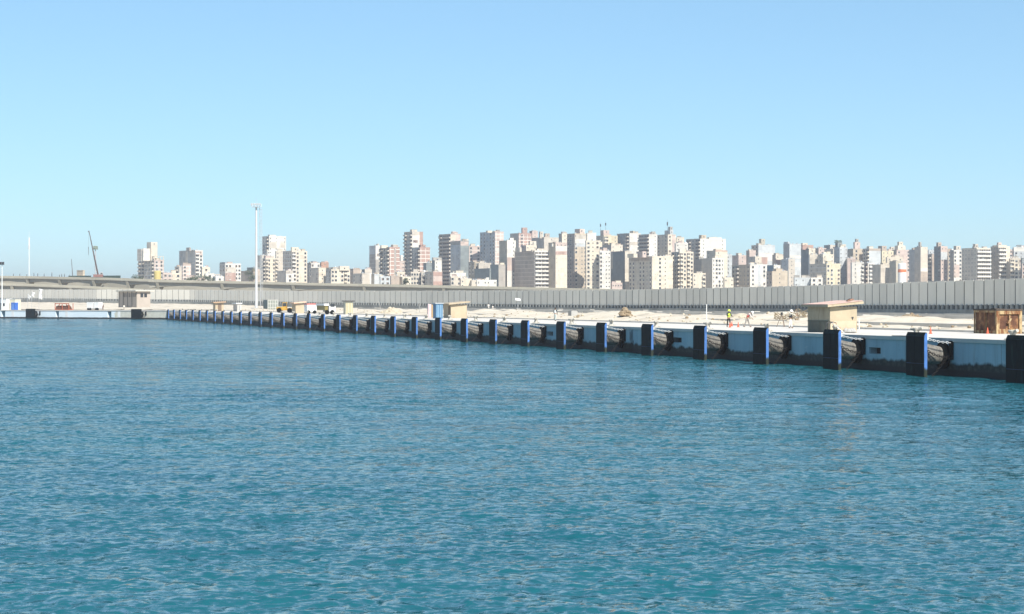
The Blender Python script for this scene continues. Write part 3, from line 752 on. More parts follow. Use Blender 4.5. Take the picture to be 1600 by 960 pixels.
# blue corrugated cabin
P, Ll, Lr, H = qbox(676.5, 681, 692, 475, 498)
M_bcab = paint('blue sheet metal', (.04, .135, .26), .5, .12, .8); M_bcabl = paint('pale blue ribs', (.28, .42, .52), .5, .08, .8)
bc = empty('corrugated_cabin', P, QPHI, 'blue corrugated metal cabin with pale vertical ribs on the deck', 'cabin')
mb = MB(); mb.box(0, Lr, 0, Ll, 0, H); mb.build('wall', M_bcab, bc)
mb = MB()
for k in range(4): u = Lr * (.12 + .23 * k); mb.box(u, u + Lr * .09, -.06, -.003, .1, H - .12)
mb.build('rib', M_bcabl, bc)
mb = MB(); mb.box(-.12, Lr + .12, -.12, Ll + .12, H + .003, H + .15); mb.build('roof', M_steel, bc)
for (x0, xm, x1, yt, yb, mm, lab) in ((668, 669, 674, 475.5, 497.3, paint('pinkish sheet', (.55, .44, .44), .8), 'narrow pale pinkish locker standing beside the blue corrugated cabin'), (673, 674.5, 679, 476.5, 496.6, paint('ochre sheet', (.42, .29, .14), .8), 'narrow ochre locker squeezed next to the blue corrugated cabin')):
    P, Ll, Lr, H = qbox(x0, xm, x1, yt, yb); lk = empty('locker', P, QPHI, lab, 'locker')
    mb = MB(); mb.box(0, Lr, 0, max(Ll, .6), 0, H); mb.build('body', mm, lk)
    mb = MB(); mb.box(.08, Lr - .08, -.03, -.003, .15, H - .15); mb.build('door', mm, lk)
# yellow striped kiosk
P, Ll, Lr, H = qbox(538.5, 540, 551.5, 471.5, 491.5)
M_cream = paint('cream sheet', (.55, .53, .42), .6, .06); M_yel = paint('yellow stripe paint', (.30, .25, .09), .6, .1)
ks = empty('kiosk', P, QPHI, 'tall cream kiosk with yellow vertical stripes and dark roof trim', 'kiosk')
mb = MB(); mb.box(0, Lr, 0, 2.2, 0, H); mb.build('wall', M_cream, ks)
mb = MB()
for k in range(5): u = Lr * (.05 + .2 * k); mb.box(u, u + Lr * .08, -.03, -.003, .1, H - .3)
mb.build('stripe', M_yel, ks)
mb = MB(); mb.box(-.3, Lr + .3, -.3, 2.5, H + .003, H + .22); mb.build('roof', M_dark, ks)
# dark green shipping container
P, Ll, Lr, H = qbox(411.5, 418, 434.5, 468.8, 486.4)
ct = empty('shipping_container', P, QPHI, 'dark green and grey container standing near the tall light mast', 'container')
M_cg = paint('dark green end', (.02, .07, .07), .5, .15); M_cgr = paint('grey-green container side', (.22, .24, .21), .6, .12, .5, dirt=(.16, .18, .16), dirt_amt=.4)
mb = MB(); mb.box(.03, Lr - .03, .03, Ll - .03, .1, H - .05); mb.build('body', [M_cgr], ct)
mb = MB(); mb.box(-.03, .027, 0.05, Ll, .05, H); mb.build('end_wall', M_cg, ct)
mb = MB()
for k in range(5): u = Lr * (.01 + .235 * k); mb.box(u, u + .16, -.05, .027, 0, H)
for z in (0.0, H * .3, H * .62, H - .18): mb.box(.17, Lr - .1, -.03, .025, z + .01, z + .16)
mb.build('frame', paint('pale container frame', (.5, .5, .46), .6), ct)
# yellow loader
def loader(px, yb, sc_, label):
    D = deckD(yb); c = pt(px, HY, D); c.z = DECK
    root = empty('wheel_loader', c, QPHI + R(-20), label, 'loader'); root.scale = (sc_,) * 3
    My = paint('loader yellow', (.45, .26, .04), .6, .2)
    mb = MB(); mb.box(-2.6, .2, -1.0, 1.0, .7, 1.7); mb.wedge([(.2, -.6), (1.6, -.5), (1.6, .5), (.2, .6)], .75, 1.3); mb.build('body', My, root)
    mb = MB(); mb.box(-.9, .3, -.75, .75, 1.703, 3.0); cb = mb.build('cab', My, root)
    mb = MB(); mb.box(-.8, .2, -.80, -.753, 1.9, 2.8); mb.box(.303, .34, -.6, .6, 1.9, 2.8); mb.build('window', M_glass, cb)
    for x in (-1.8, 1.2):
        for y in (-1.15, 1.15):
            mb = MB(); mb.tube((x, y - .25, .7), (x, y + .25, .7), .7, n=16); mb.build('wheel', M_black, root)
    mb = MB(); mb.tube((1.2, -.5, 1.3), (3.0, -.5, .9), .13, n=6); mb.tube((1.2, .5, 1.3), (3.0, .5, .9), .13, n=6); mb.build('arm', My, root)
    mb = MB(); mb.hexa([(2.9, -1.3, .15), (4.0, -1.3, .15), (4.0, 1.3, .15), (2.9, 1.3, .15)], [(2.9, -1.3, 1.3), (3.2, -1.3, 1.3), (3.2, 1.3, 1.3), (2.9, 1.3, 1.3)]); mb.build('bucket', My, root)
    return root
loader(447, 489, .85, 'yellow wheel loader parked between the dark container and tan shed')
h4, Ll, Lr, H = cabin('quay_shed', 'tan shed with broad pinkish roof beside the yellow loader', 'shed', 456, 462, 475, 474.5, 489.8, M_tan2, paint('pinkish slab', (.62, .42, .30), .9), .5, .25, .09)
mb = MB(); mb.box(Lr + .2, Lr + 4.4, -.2, 3, H - .3, H - .05); mb.build('awning', paint('pinkish slab', (.6, .4, .3)), h4)
for x in (Lr + .3, Lr + 4.2):
    mb = MB(); mb.box(x, x + .12, -.1, .02, 0, H - .303); mb.build('post', M_steel, h4)
P, Ll, Lr, H = qbox(475.5, 480, 494.5, 476.5, 490.6)
wt = empty('white_trailer', P, QPHI, 'white site trailer with red roof edge between shed and generator', 'trailer')
mb = MB(); mb.box(0, Lr, 0, Ll, .5, H); mb.build('body', M_white, wt)
mb = MB(); mb.box(-.06, Lr + .06, -.06, Ll, H + .003, H + .28); mb.build('roof', paint('red roof edge', (.55, .16, .14), .6), wt)
mb = MB(); mb.box(Lr * .3, Lr * .6, -.04, -.003, 1.1, 1.8); mb.build('window', paint('pale blue pane', (.5, .62, .68), .3), wt)
for u in (.15, .8):
    mb = MB(); mb.tube((Lr * u, -.12, .4), (Lr * u, .2, .4), .4, n=14); mb.build('wheel', M_black, wt)
P, Ll, Lr, H = qbox(495, 507.5, 512.5, 474.8, 491.6)
gn = empty('generator_truck', P, QPHI, 'white truck with an olive-brown box body near the striped kiosk', 'truck')
mb = MB(); mb.box(0, Lr, 0, max(Ll, 3), .9, H - .4); mb.build('box_body', [paint('olive box', (.22, .18, .06), .7)], gn)
mb = MB(); mb.box(-.2, Lr + .2, -.2, max(Ll, 3) + .2, H - .397, H); mb.build('roof', M_white, gn)
mb = MB(); mb.box(Lr + .2, Lr + 1.6, -.1, 2.0, .6, H - .5); cb = mb.build('cab', M_white, gn)
mb = MB(); mb.box(Lr + .5, Lr + 1.4, -.14, -.103, 1.6, 2.2); mb.build('window', M_glass, cb)
mb = MB(); mb.box(0, Lr + 1.5, .1, 2.0, .55, .88); mb.build('chassis', M_dark, gn)
for u in (.5, Lr + .9):
    mb = MB(); mb.tube((u, -.15, .48), (u, .25, .48), .48, n=14); mb.build('wheel', M_black, gn)
P, Ll, Lr, H = qbox(364.5, 371, 377, 475.3, 486.9)
ub = empty('utility_box', P, QPHI, 'white and grey utility housing between the far tan hut and light mast', 'utility box')
mb = MB(); mb.box(0, Lr, 0, Ll, 0, H); mb.build('body', paint('light grey housing', (.55, .52, .47), .8), ub)
mb = MB(); mb.box(-.4, Lr + .2, -.3, Ll + .3, H + .003, H + .3); mb.build('roof', M_white, ub)
mb = MB(); mb.box(.3, Lr - .3, -.04, -.003, .3, H - .4); mb.build('door', M_cgrey, ub)
# ------------------------------------------------------------------ the high light mast
D = 600.0; c = pt(400.5, HY, D); c.z = sand_z(c.x, c.y) - .1
M_steelp = paint('pale mast grey', (.50, .51, .51), .5, .06, .3)
lm = empty('light_mast', c, 0, 'tall white high-mast light with ladder and floodlight platform', 'light mast')
HM = (HY - 319) / F * D + CH - c.z
mb = MB(); mb.tube((0, 0, .8), (0, 0, HM - 1), .46, .28, 14); mb.build('pole', M_steelp, lm, smooth=True)
mb = MB(); mb.box(-1.6, 1.6, -1.6, 1.6, 0, .797); mb.build('plinth', M_cgrey, lm)
mb = MB()
for y in (-.3, .3): mb.tube((1.35, y, 1.0), (1.05, y, HM - 1.2), .045, n=5)
for k in range(int(HM / .6)): z = 1.2 + k * .6; xx = 1.35 - .3 * z / HM; mb.tube((xx, -.3, z), (xx, .3, z), .025, n=4)
for k in range(int(HM / 4)): z = 3 + k * 4; xx = 1.35 - .3 * z / HM; mb.tube((.3, 0, z), (xx, 0, z), .05, n=4)
mb.build('ladder', M_steel, lm)
mb = MB()
for k in range(int(HM / 1.1) - 4):
    z = 4 + k * 1.1; xx = 1.35 - .3 * z / HM
    mb.path([(xx, -.35, z), (xx + .45, -.35, z), (xx + .75, 0, z), (xx + .45, .35, z), (xx, .35, z)], .03, 4)
for y, dx in ((-.35, .45), (0, .75), (.35, .45)): mb.tube((1.3 + dx, y, 4), (1.08 + dx, y, HM - 1.4), .03, n=4)
mb.build('cage', M_steel, lm)
mb = MB(); mb.box(-1.4, 1.5, -1.1, 1.1, HM - 1.0, HM - .86)
for x in (-1.35, -.45, .45, 1.45): mb.tube((x, -1.15, HM - .8), (x, -1.15, HM + .1), .04, n=4); mb.tube((x, 1.15, HM - .8), (x, 1.15, HM + .1), .04, n=4)
mb.tube((-1.35, -1.15, HM + .1), (1.45, -1.15, HM + .1), .04, n=4); mb.build('platform', M_white, lm)
for k in range(5):
    mb = MB(); x = -1.3 + k * .65; mb.hexa([(x - .23, -1.5, HM - .55), (x + .23, -1.5, HM - .55), (x + .23, -1.25, HM - .55), (x - .23, -1.25, HM - .55)], [(x - .23, -1.7, HM + .1), (x + .23, -1.7, HM + .1), (x + .23, -1.4, HM + .15), (x - .23, -1.4, HM + .15)]); mb.build('floodlight', M_steelp, lm)
mb = MB(); mb.tube((0, 0, HM - 1), (0, 0, HM + 2.0), .05, .03, 6); mb.build('lightning_rod', M_steel, lm)
# ------------------------------------------------------------------ things on the far cross quay
def lpos(px, q, z=None):
    k = (px - CX) / F; b0 = LQ0 - LN * q
    t = (b0.x - k * b0.y) / (k * LD.y - LD.x); v = b0 + LD * t
    v.z = max(DECK, sand_z(v.x, v.y)) if z is None else z
    return v
def face_box(px0, px1, q):        # rotated so the front looks at the camera side of the cross quay
    a, b_ = lpos(px0, q), lpos(px1, q); return b_, (a - b_).length
FROT = math.atan2(-LD.y, -LD.x)   # local x runs to the right along the cross quay, local -y faces the water
for (x0, x1, h, q, lab) in ((-1, 9.5, 3.6, 4.5, 'white site cabin beside the slim lamp post on the cross quay'), (10.5, 23.5, 3.5, 6.0, 'cream site cabin with a dark doorway behind the blue portable toilet')):
    a, b_ = lpos(x0, q), lpos(x1, q); L = (b_ - a).length
    c = empty('site_cabin', a, FROT, lab, 'cabin')
    mb = MB(); mb.box(0, L, 0, 2.6, 0, h); mb.build('wall', M_white if x0 < 5 else M_cream, c)
    mb = MB(); mb.box(-.1, L + .1, -.12, 2.7, h + .003, h + .12); mb.build('roof', M_white, c)
    mb = MB(); mb.box(L * .1, L * .38, -.04, -.003, .1, 2.3); mb.build('door', M_shut2 if x0 < 5 else M_deep, c)
    mb = MB(); mb.box(L * .55, L * .8, -.05, -.003, 1.3, 2.2); mb.build('window', M_glass, c)
a = lpos(17.3, 2.2); L = (lpos(23.3, 2.2) - a).length
pt_ = empty('portable_toilet', a, FROT, 'blue portable toilet standing in front of the cream site cabin', 'toilet')
mb = MB(); mb.box(0, L, 0, 1.4, 0, 2.45); mb.build('wall', paint('toilet blue', (.04, .13, .45), .5), pt_)
mb = MB(); mb.box(L * .2, L * .8, -.04, -.003, .1, 2.1); mb.build('door', paint('toilet door blue', (.10, .22, .55), .5), pt_)
mb = MB(); mb.box(-.05, L + .05, -.05, 1.45, 2.453, 2.6); mb.build('roof', M_white, pt_)
# slim lamp post with twin heads
a = lpos(3.2, 3.0)
lp = empty('lamp_post', a, FROT, 'slim white lamp post with a dark twin head on the cross quay', 'lamp post')
HL = 72 / F * a.y
mb = MB(); mb.tube((0, 0, 0), (0, 0, HL), .22, .11, 10); mb.build('pole', M_white, lp, smooth=True)
for x in (-.75, .35):
    mb = MB(); mb.hexa([(x - .05, -.3, HL - .3), (x + .45, -.3, HL - .3), (x + .45, .2, HL - .3), (x - .05, .2, HL - .3)], [(x, -.4, HL + .55), (x + .5, -.4, HL + .55), (x + .5, .1, HL + .65), (x, .1, HL + .65)]); mb.build('lamp_head', M_dark, lp)
mb = MB(); mb.box(-.8, .8, -.06, .06, HL - .32, HL - .2); mb.build('crossarm', M_dark, lp)
# flags
def flag(px, yt, yb, curl, lab):
    a = lpos(px, 12.0); root = empty('flag', a, FROT, lab, 'flag', 'white flags on the cross quay')
    ht = CH - (yt - HY) / F * a.y - a.z; hb = CH - (yb - HY) / F * a.y - a.z
    mb = MB(); mb.tube((0, 0, 0), (0, 0, ht + .3), .05, .035, 6); mb.build('pole', M_steel, root)
    mb = MB(); nx, nz = 6, 8; Wf = 1.5
    g_ = [[(Wf * i / nx * (1 - .55 * curl * j / nz), .22 * math.sin(i * 1.5 + j * .6), ht - (ht - hb) * j / nz - curl * .9 * i / nx) for i in range(nx + 1)] for j in range(nz + 1)]
    for j in range(nz):
        for i in range(nx):
            q4 = [g_[j][i], g_[j][i + 1], g_[j + 1][i + 1], g_[j + 1][i]]; mb.face(q4)
    o = mb.build('cloth', M_white, root, smooth=True); sm = o.modifiers.new('thickness', 'SOLIDIFY'); sm.thickness = .02
    return root
flag(43.5, 460, 466, .9, 'small drooping white flag, shortest of the three flags')
flag(49.5, 456, 463.5, .5, 'white flag with a folded fly, between the other two flags')
flag(61, 451.5, 468, .2, 'long narrow white flag hanging full length, tallest of the flags')
# rusty skip frame
a = lpos(85.5, 3.4); L = (lpos(107.5, 3.4) - a).length
sk = empty('rusty_skip', a, FROT, 'rust-red steel frame skip holding dark scrap on the cross quay', 'skip')
M_red = paint('rust red frame', (.42, .12, .06), .8, .3); M_scrap = paint('dark brown scrap', (.14, .06, .035), .9, .5, 1.5)
mb = MB()
for x in (0, L * .5, L - .18):
    for y in (0, 1.9): mb.box(x, x + .18, y, y + .18, 0, 2.2)
mb.box(-.05, L + .05, -.05, 2.1, -.02, .16); mb.box(-.03, L + .03, -.03, .1, 1.95, 2.23); mb.build('frame', M_red, sk)
mb = MB()
for k in range(16):
    x = .5 + (L - 1) * random.random(); mb.hexa([(x - .5, .3, .17), (x + .5, .3, .17), (x + .5, 1.7, .17), (x - .5, 1.7, .17)], [(x - .3 + random.uniform(-.4, .4), .5, .8 + random.random()), (x + .3, .5, .8 + random.random()), (x + .3, 1.5, .7 + random.random()), (x - .3, 1.5, 1 + random.random() * .7)])
mb.build('scrap', M_scrap, sk)
# white compressor trailer
a = lpos(135.5, 3.8); L = (lpos(154, 3.8) - a).length
cp = empty('compressor', a, FROT, 'white boxy compressor on dark wheels on the cross quay', 'compressor')
mb = MB(); mb.box(0, L * .55, 0, 1.8, .55, 2.55); mb.box(L * .62, L, 0, 1.8, .55, 2.55); mb.build('body', M_white, cp)
mb = MB(); mb.box(L * .55, L * .62, .2, 1.6, .55, 2.3); mb.box(.1, L - .1, .1, 1.7, .40, .548); mb.build('chassis', M_dark, cp)
for u in (.12, .3, .8, .93):
    mb = MB(); mb.tube((L * u, -.1, .38), (L * u, .2, .38), .38, n=12); mb.build('wheel', M_black, cp)
# pavilion with open side and two small windows
D = 715.0; P, Ll, Lr = solve(186, 214, 235, D, R(32)); P.z = sand_z(P.x, P.y) - .3
ytop_z = CH - (453.5 - HY) / F * D - P.z
pv = empty('gate_house', P, R(32), 'grey gate house with flat roof, open columned side and two small windows', 'building')
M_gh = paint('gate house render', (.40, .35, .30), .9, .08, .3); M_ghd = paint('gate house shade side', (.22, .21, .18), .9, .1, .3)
mb = MB(); mb.box(0, Lr, 0, Ll, 0, ytop_z - .5); mb.build('wall', M_gh, pv)
mb = MB(); mb.box(-.9, Lr + 1.2, -1.0, Ll + 1.0, ytop_z - .497, ytop_z - .05); mb.build('roof', paint('pale roof slab', (.50, .48, .42), .9), pv)
for k in range(7):
    mb = MB(); y = Ll * (.08 + .1 * k); mb.box(-.05, -.003, y, y + Ll * .05, ytop_z * .62, ytop_z * .84); mb.build('opening', M_deep, pv)
mb = MB()
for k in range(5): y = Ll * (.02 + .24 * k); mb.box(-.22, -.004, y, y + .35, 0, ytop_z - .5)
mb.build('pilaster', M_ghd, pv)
for u in (.36, .64):
    mb = MB(); mb.box(Lr * u - .55, Lr * u + .55, -.05, -.003, ytop_z * .60, ytop_z * .82); mb.build('window', M_glass, pv)

# ------------------------------------------------------------------ small things on the deck and the sand
def at_ground(px, yb, D=None):
    D = deckD(yb) if D is None else D
    v = pt(px, HY, D); v.z = max(DECK, sand_z(v.x, v.y)); return v
def heap(name, px, yb, w_, h_, m_, lab, seed, D=None):
    r = random.Random(seed); mb = MB()
    for k in range(26):
        a = r.uniform(0, 6.28); d = r.random() ** .7; s = r.uniform(.12, .32) * h_ * 1.4
        c = (math.cos(a) * d * w_ / 2, math.sin(a) * d * w_ / 2, max(0, (1 - d) * h_ * .8 - .1 * r.random()))
        mb.lathe([(s * .5, 0), (s * r.uniform(.8, 1.1), s * .3), (s * r.uniform(.6, .9), s * .8), (s * .25, s * 1.05)], 6, 0, c)
    for k in range(4):
        mb.lathe([(w_ * .45, 0), (w_ * .35, h_ * .3), (w_ * .16, h_ * .7), (w_ * .05, h_ * .85)], 9, 0, (r.uniform(-.1, .1) * w_, r.uniform(-.1, .1) * w_, 0))
    return tag(mb.build(name, m_, None, at_ground(px, yb, D), r.random()), lab, 'rubble')
M_brown = paint('brown rubble', (.34, .26, .17), .95, .3, 2)
M_pale = paint('pale rubble', (.56, .50, .40), .95, .2, 2)
heap('rubble_heap', 977, 502, 1.9, 1.1, M_brown, 'brown peaked rubble heap on the sand between two far bollards', 3)
heap('rubble_heap', 612, 492, 4.2, 1.3, M_pale, 'low pale stone heap on the sand beyond the striped kiosk', 4)
heap('rubble_heap', 1160, 503, 3.6, .7, M_pale, 'low pale rubble spread behind the two workers', 5)
heap('rubble_heap', 1424, 502, 4.0, .7, M_brown, 'low brown rubble heap between the pink-roofed hut and rusty tank', 6)
v = at_ground(895, 499); mb = MB(); mb.box(-.55, .55, -.5, .5, -.05, 1.0); mb.box(-.45, .45, -.4, .4, 1.0, 1.08); tag(mb.build('concrete_block', M_cgrey, None, v, .5), 'grey cube of concrete lying on the sand behind the dark-jacketed man', 'block')
for px, yb, h_, lab, lean in ((1104, 505, 1.9, 'thin upright white stake at the deck kerb near the yellow-vested worker', 0), (594, 491, 2.6, 'thin bent post with a crooked tip on the sand past the kiosk', .5), (655.5, 491, 2.6, 'thin leaning post on the sand before the blue corrugated cabin', .3), (564, 481.5, 2.4, 'small white stake at the foot of the long wall near the kiosk', 0)):
    mb = MB(); mb.path([(0, 0, -.1), (0, 0, h_ * .5), (-lean * .4, 0, h_ * .8), (-lean * 1.2, 0, h_)], .05, 6); mb.box(-.16, .16, -.16, .16, -.1, .06)
    tag(mb.build('stake', M_white if lean == 0 else M_cgrey, None, at_ground(px, yb)), lab, 'stake')
sg = empty('sign', at_ground(809, 487.5), 0, 'small blank white sign on a thin pole in front of the long wall', 'sign')
mb = MB(); mb.tube((0, 0, 0), (0, 0, 3.1), .05, n=6); mb.build('pole', M_steel, sg)
mb = MB(); mb.hexa([(-.65, -.1, 2.9), (.75, -.1, 2.7), (.75, -.06, 2.7), (-.65, -.06, 2.9)], [(-.65, -.1, 3.5), (.75, -.1, 3.3), (.75, -.06, 3.3), (-.65, -.06, 3.5)]); mb.build('board', M_white, sg)
def brush(px, yb, w_, h_, seed, lab):
    r = random.Random(seed); mb = MB()
    for k in range(70):
        a = r.uniform(0, 6.28); b0 = Vector((r.uniform(-.5, .5) * w_, r.uniform(-.25, .25) * w_, r.random() ** 2 * h_ * .5))
        d = Vector((math.cos(a), math.sin(a) * .6, r.uniform(.0, .9))).normalized() * r.uniform(.3, .6) * h_
        mb.path([b0, b0 + d * .5 + Vector((0, 0, .05)), b0 + d], r.uniform(.015, .035), 4)
        for q in range(3):
            e = b0 + d * r.uniform(.4, 1); f_ = e + Vector((r.uniform(-.2, .2), r.uniform(-.2, .2), r.uniform(-.05, .2)))
            mb.path([e, f_], .012, 3)
    return tag(mb.build('brush_pile', paint('dry twigs', (.30, .24, .15), .95, .3, 3), None, at_ground(px, yb)), lab, 'brush')
brush(1225, 505, 2.6, 1.25, 1, 'tangle of dry brown brush behind the tripod by the white-helmeted surveyor')
brush(1249, 505, 2.2, 1.35, 2, 'tangle of dry brown brush between the surveyor and the pink-roofed hut')
def tripod(px, yb, lab):
    root = empty('survey_tripod', at_ground(px, yb), .3, lab, 'tripod')
    for k in range(3):
        a = k * 2.094 + .5; mb = MB(); mb.tube((.55 * math.cos(a), .55 * math.sin(a), 0), (.06 * math.cos(a), .06 * math.sin(a), 1.25), .03, .025, 6); mb.build('leg', M_shut, root)
    mb = MB(); mb.box(-.12, .12, -.12, .12, 1.25, 1.30); mb.box(-.09, .09, -.08, .08, 1.303, 1.55); mb.tube((-.02, -.16, 1.44), (-.02, .18, 1.44), .05, n=8); mb.build('instrument', M_dark, root)
tripod(1221.5, 511.2, 'brown survey tripod with a small dark instrument on the deck')
tripod(1244, 509.5, 'brown survey tripod standing within reach of the surveyor')

# ------------------------------------------------------------------ people
def skin(name, pts, edges, radii, m_, parent, sub=1):
    me = bpy.data.meshes.new(name); me.from_pydata([tuple(p) for p in pts], edges, [])
    o = bpy.data.objects.new(name, me); col.objects.link(o)
    md = o.modifiers.new('skin', 'SKIN'); md.use_smooth_shade = True
    for i, r_ in enumerate(radii):
        r_ = r_ if isinstance(r_, tuple) else (r_, r_); me.skin_vertices[0].data[i].radius = r_
    me.skin_vertices[0].data[0].use_root = True
    s = o.modifiers.new('smooth', 'SUBSURF'); s.levels = sub; s.render_levels = sub
    dg = bpy.context.evaluated_depsgraph_get(); ev = o.evaluated_get(dg)
    nm = bpy.data.meshes.new_from_object(ev); nm.materials.clear(); nm.materials.append(m_)
    o.modifiers.clear(); o.data = nm; bpy.data.meshes.remove(me)
    nm.polygons.foreach_set('use_smooth', [True] * len(nm.polygons))
    o.parent = parent
    return o
M_skin = paint('skin', (.32, .19, .12), .6, .05)
def person(loc, rz, label, top, legs, helmet=None, vest=None, lean=0.0, arms=((.25, -.25), (.25, -.25)), stride=.12, height=1.76, hair=(.03, .025, .02), headdown=0.0):
    root = empty('person', loc, rz, label, 'person'); k = height / 1.76; root.scale = (k, k, k)
    # x right, -y forward
    hip = Vector((0, 0, .93)); ca, sa = math.cos(lean), math.sin(lean)
    def up(h, fwd=0.0, side=0.0):                 # point on the torso axis, h above the hips
        return hip + Vector((side, -(h * sa + fwd * ca), h * ca - fwd * sa))
    P_ = {}
    P_['pel'] = hip; P_['waist'] = up(.18); P_['chest'] = up(.40); P_['neck'] = up(.56); P_['nk2'] = up(.61, .02 + headdown * .05); P_['head'] = up(.70, .04 + headdown * .12); P_['crown'] = up(.79, .05 + headdown * .2)
    pts = [P_['pel'], P_['waist'], P_['chest'], P_['neck'], P_['nk2'], P_['head'], P_['crown'], up(.69, .13 + headdown * .12)]
    rad = [(.15, .11), (.14, .10), (.17, .115), .06, .052, (.078, .095), (.06, .075), .018]
    ed = [(0, 1), (1, 2), (2, 3), (3, 4), (4, 5), (5, 6), (5, 7)]
    legp, armp = [], []
    for sd in (-1, 1):
        st = stride * sd; b = len(pts)
        L = [Vector((.10 * sd, .0, .88)), Vector((.115 * sd, -st * .4 - .03, .49)), Vector((.12 * sd, -st, .09)), Vector((.125 * sd, -st - .16, .035))]
        pts += L; rad += [.09, .06, .045, .04]; ed += [(0, b), (b, b + 1), (b + 1, b + 2), (b + 2, b + 3)]; legp.append(L)
        b = len(pts); af, ab = arms[0 if sd < 0 else 1]
        sh = up(.50, 0, .19 * sd); el = sh + Vector((.05 * sd, -math.sin(af) * .29, -math.cos(af) * .29)); a2 = af + ab
        wr = el + Vector((-.03 * sd, -math.sin(a2) * .26, -math.cos(a2) * .26)); fd = (wr - el).normalized(); hd = wr + fd * .085
        A = [sh, el, wr, hd]; pts += A; rad += [.06, .045, .032, (.042, .022)]; ed += [(2, b), (b, b + 1), (b + 1, b + 2), (b + 2, b + 3)]; armp.append(A)
        side = fd.cross(Vector((sd, 0, .01))).normalized()
        for q, (off, ln) in enumerate(((-.03, .075), (-.01, .088), (.011, .083), (.03, .065))):
            c = len(pts); f0 = hd + side * off; pts += [f0 + fd * ln * .55, f0 + fd * ln + Vector((-.018 * sd, 0, 0))]; rad += [.010, .008]; ed += [(b + 3, c), (c, c + 1)]
        c = len(pts); pts += [wr + fd * .05 + side * -.045, wr + fd * .095 + side * -.06]; rad += [.011, .009]; ed += [(b + 2, c), (c, c + 1)]
    skin('body', pts, ed, rad, M_skin, root)
    Mt = paint('cloth %.2f %.2f %.2f' % top, top, .9, .12, 4); Ml = paint('cloth %.2f %.2f %.2f' % legs, legs, .9, .12, 4)
    pts = [P_['pel'] + Vector((0, 0, -.02)), P_['waist'], P_['chest'], up(.535)]; rad = [(.175, .13), (.165, .122), (.20, .14), .085]; ed = [(0, 1), (1, 2), (2, 3)]
    for A in armp:
        b = len(pts); pts += [A[0], A[1], A[2]]; rad += [.078, .060, .046]; ed += [(2, b), (b, b + 1), (b + 1, b + 2)]
    skin('jacket', pts, ed, rad, Mt, root)
    pts = [P_['pel'] + Vector((0, 0, .05)), P_['pel']]; rad = [(.168, .125), (.17, .125)]; ed = [(0, 1)]
    for L in legp:
        b = len(pts); pts += [L[0], L[1], L[2] + Vector((0, 0, .0))]; rad += [.105, .078, .062]; ed += [(1, b), (b, b + 1), (b + 1, b + 2)]
    skin('trousers', pts, ed, rad, Ml, root)
    for L in legp:
        skin('shoe', [L[2] + Vector((0, .05, -.045)), L[3]], [(0, 1)], [.055, .042], M_dark, root)
    if vest:
        Mv = paint('vest %.2f %.2f %.2f' % vest, vest, .7, .08, 4)
        skin('vest', [up(.02), up(.20), up(.41), up(.535)], [(0, 1), (1, 2), (2, 3)], [(.20, .155), (.19, .148), (.225, .165), .10], Mv, root)
    c = P_['head']; ax = (P_['crown'] - P_['head']).normalized()
    q = ax.to_track_quat('Z', 'Y').to_euler()
    if helmet:
        mb = MB(); mb.lathe([(.165, .0), (.15, .02), (.145, .07), (.115, .13), (.05, .165)], 14); mb.box(-.08, .08, -.24, -.12, -.005, .012)
        o = mb.build('helmet', paint('helmet %.2f %.2f %.2f' % helmet, helmet, .35, .04, 3), root, smooth=True); o.location = c + ax * .035; o.rotation_euler = q
    else:
        mb = MB(); mb.lathe([(.10, -.05), (.115, .02), (.11, .08), (.08, .125), (.02, .14)], 12)
        o = mb.build('hair', paint('hair', hair, .6), root, smooth=True); o.location = c + ax * .02 + Vector((0, .025, 0)); o.rotation_euler = q
    mb = MB()
    for x in (-.035, .035): mb.box(x - .012, x + .012, -.108, -.09, -.004, .012)
    mb.box(-.025, .025, -.106, -.09, -.062, -.054); f_ = mb.build('face', M_dark, root); f_.location = c; f_.rotation_euler = q
    return root
def deck_at(px, yb):
    D = deckD(yb); v = pt(px, HY, D); v.z = max(DECK + .003, sand_z(v.x, v.y)); return v
person(deck_at(1138.5, 511.3), R(25), 'worker in yellow high-visibility vest and yellow helmet with dark trousers', (.04, .045, .04), (.025, .022, .02), (.55, .62, .10), (.50, .68, .06), .05, ((.3, 1.3), (.35, 1.2)), height=1.80)
person(deck_at(1167, 511.2), R(75), 'bending worker in white helmet and red vest with grey trousers', (.5, .47, .45), (.25, .23, .21), (.8, .8, .78), (.42, .08, .06), .62, ((.5, .1), (.9, .3)), .30, 1.84, headdown=.6)
person(deck_at(1235, 513.0), R(62), 'surveyor in white helmet, dark vest and white trousers reaching out an arm', (.58, .55, .46), (.72, .70, .66), (.85, .85, .83), (.03, .032, .04), .08, ((1.4, .1), (1.1, .3)), .10, 1.80)
person(deck_at(867.5, 501.6), R(150), 'man in dark jacket and pale trousers walking on the deck', (.06, .07, .07), (.45, .50, .47), None, (.55, .58, .56), .06, ((.2, .2), (.1, .25)), .16, 1.85)
person(at_ground(763.5, 485.5, 600), R(-20), 'tiny white-clad figure beside the long wall, taller of two', (.75, .73, .68), (.72, .70, .64), None, None, height=1.8)
person(at_ground(770, 485.5, 605), R(40), 'tiny white-clad figure beside the long wall, shorter of two', (.7, .66, .6), (.7, .68, .64), None, None, height=1.5)
person(lpos(160.5, 3.0), R(60), 'dark-clothed figure beside the white compressor on the cross quay', (.12, .04, .03), (.10, .05, .04), None, None, .25, height=1.8)
person(lpos(193.8, 9.5), R(0), 'white-shirted figure outside the open side of the gate house', (.7, .68, .6), (.3, .28, .25), None, None, height=1.75)

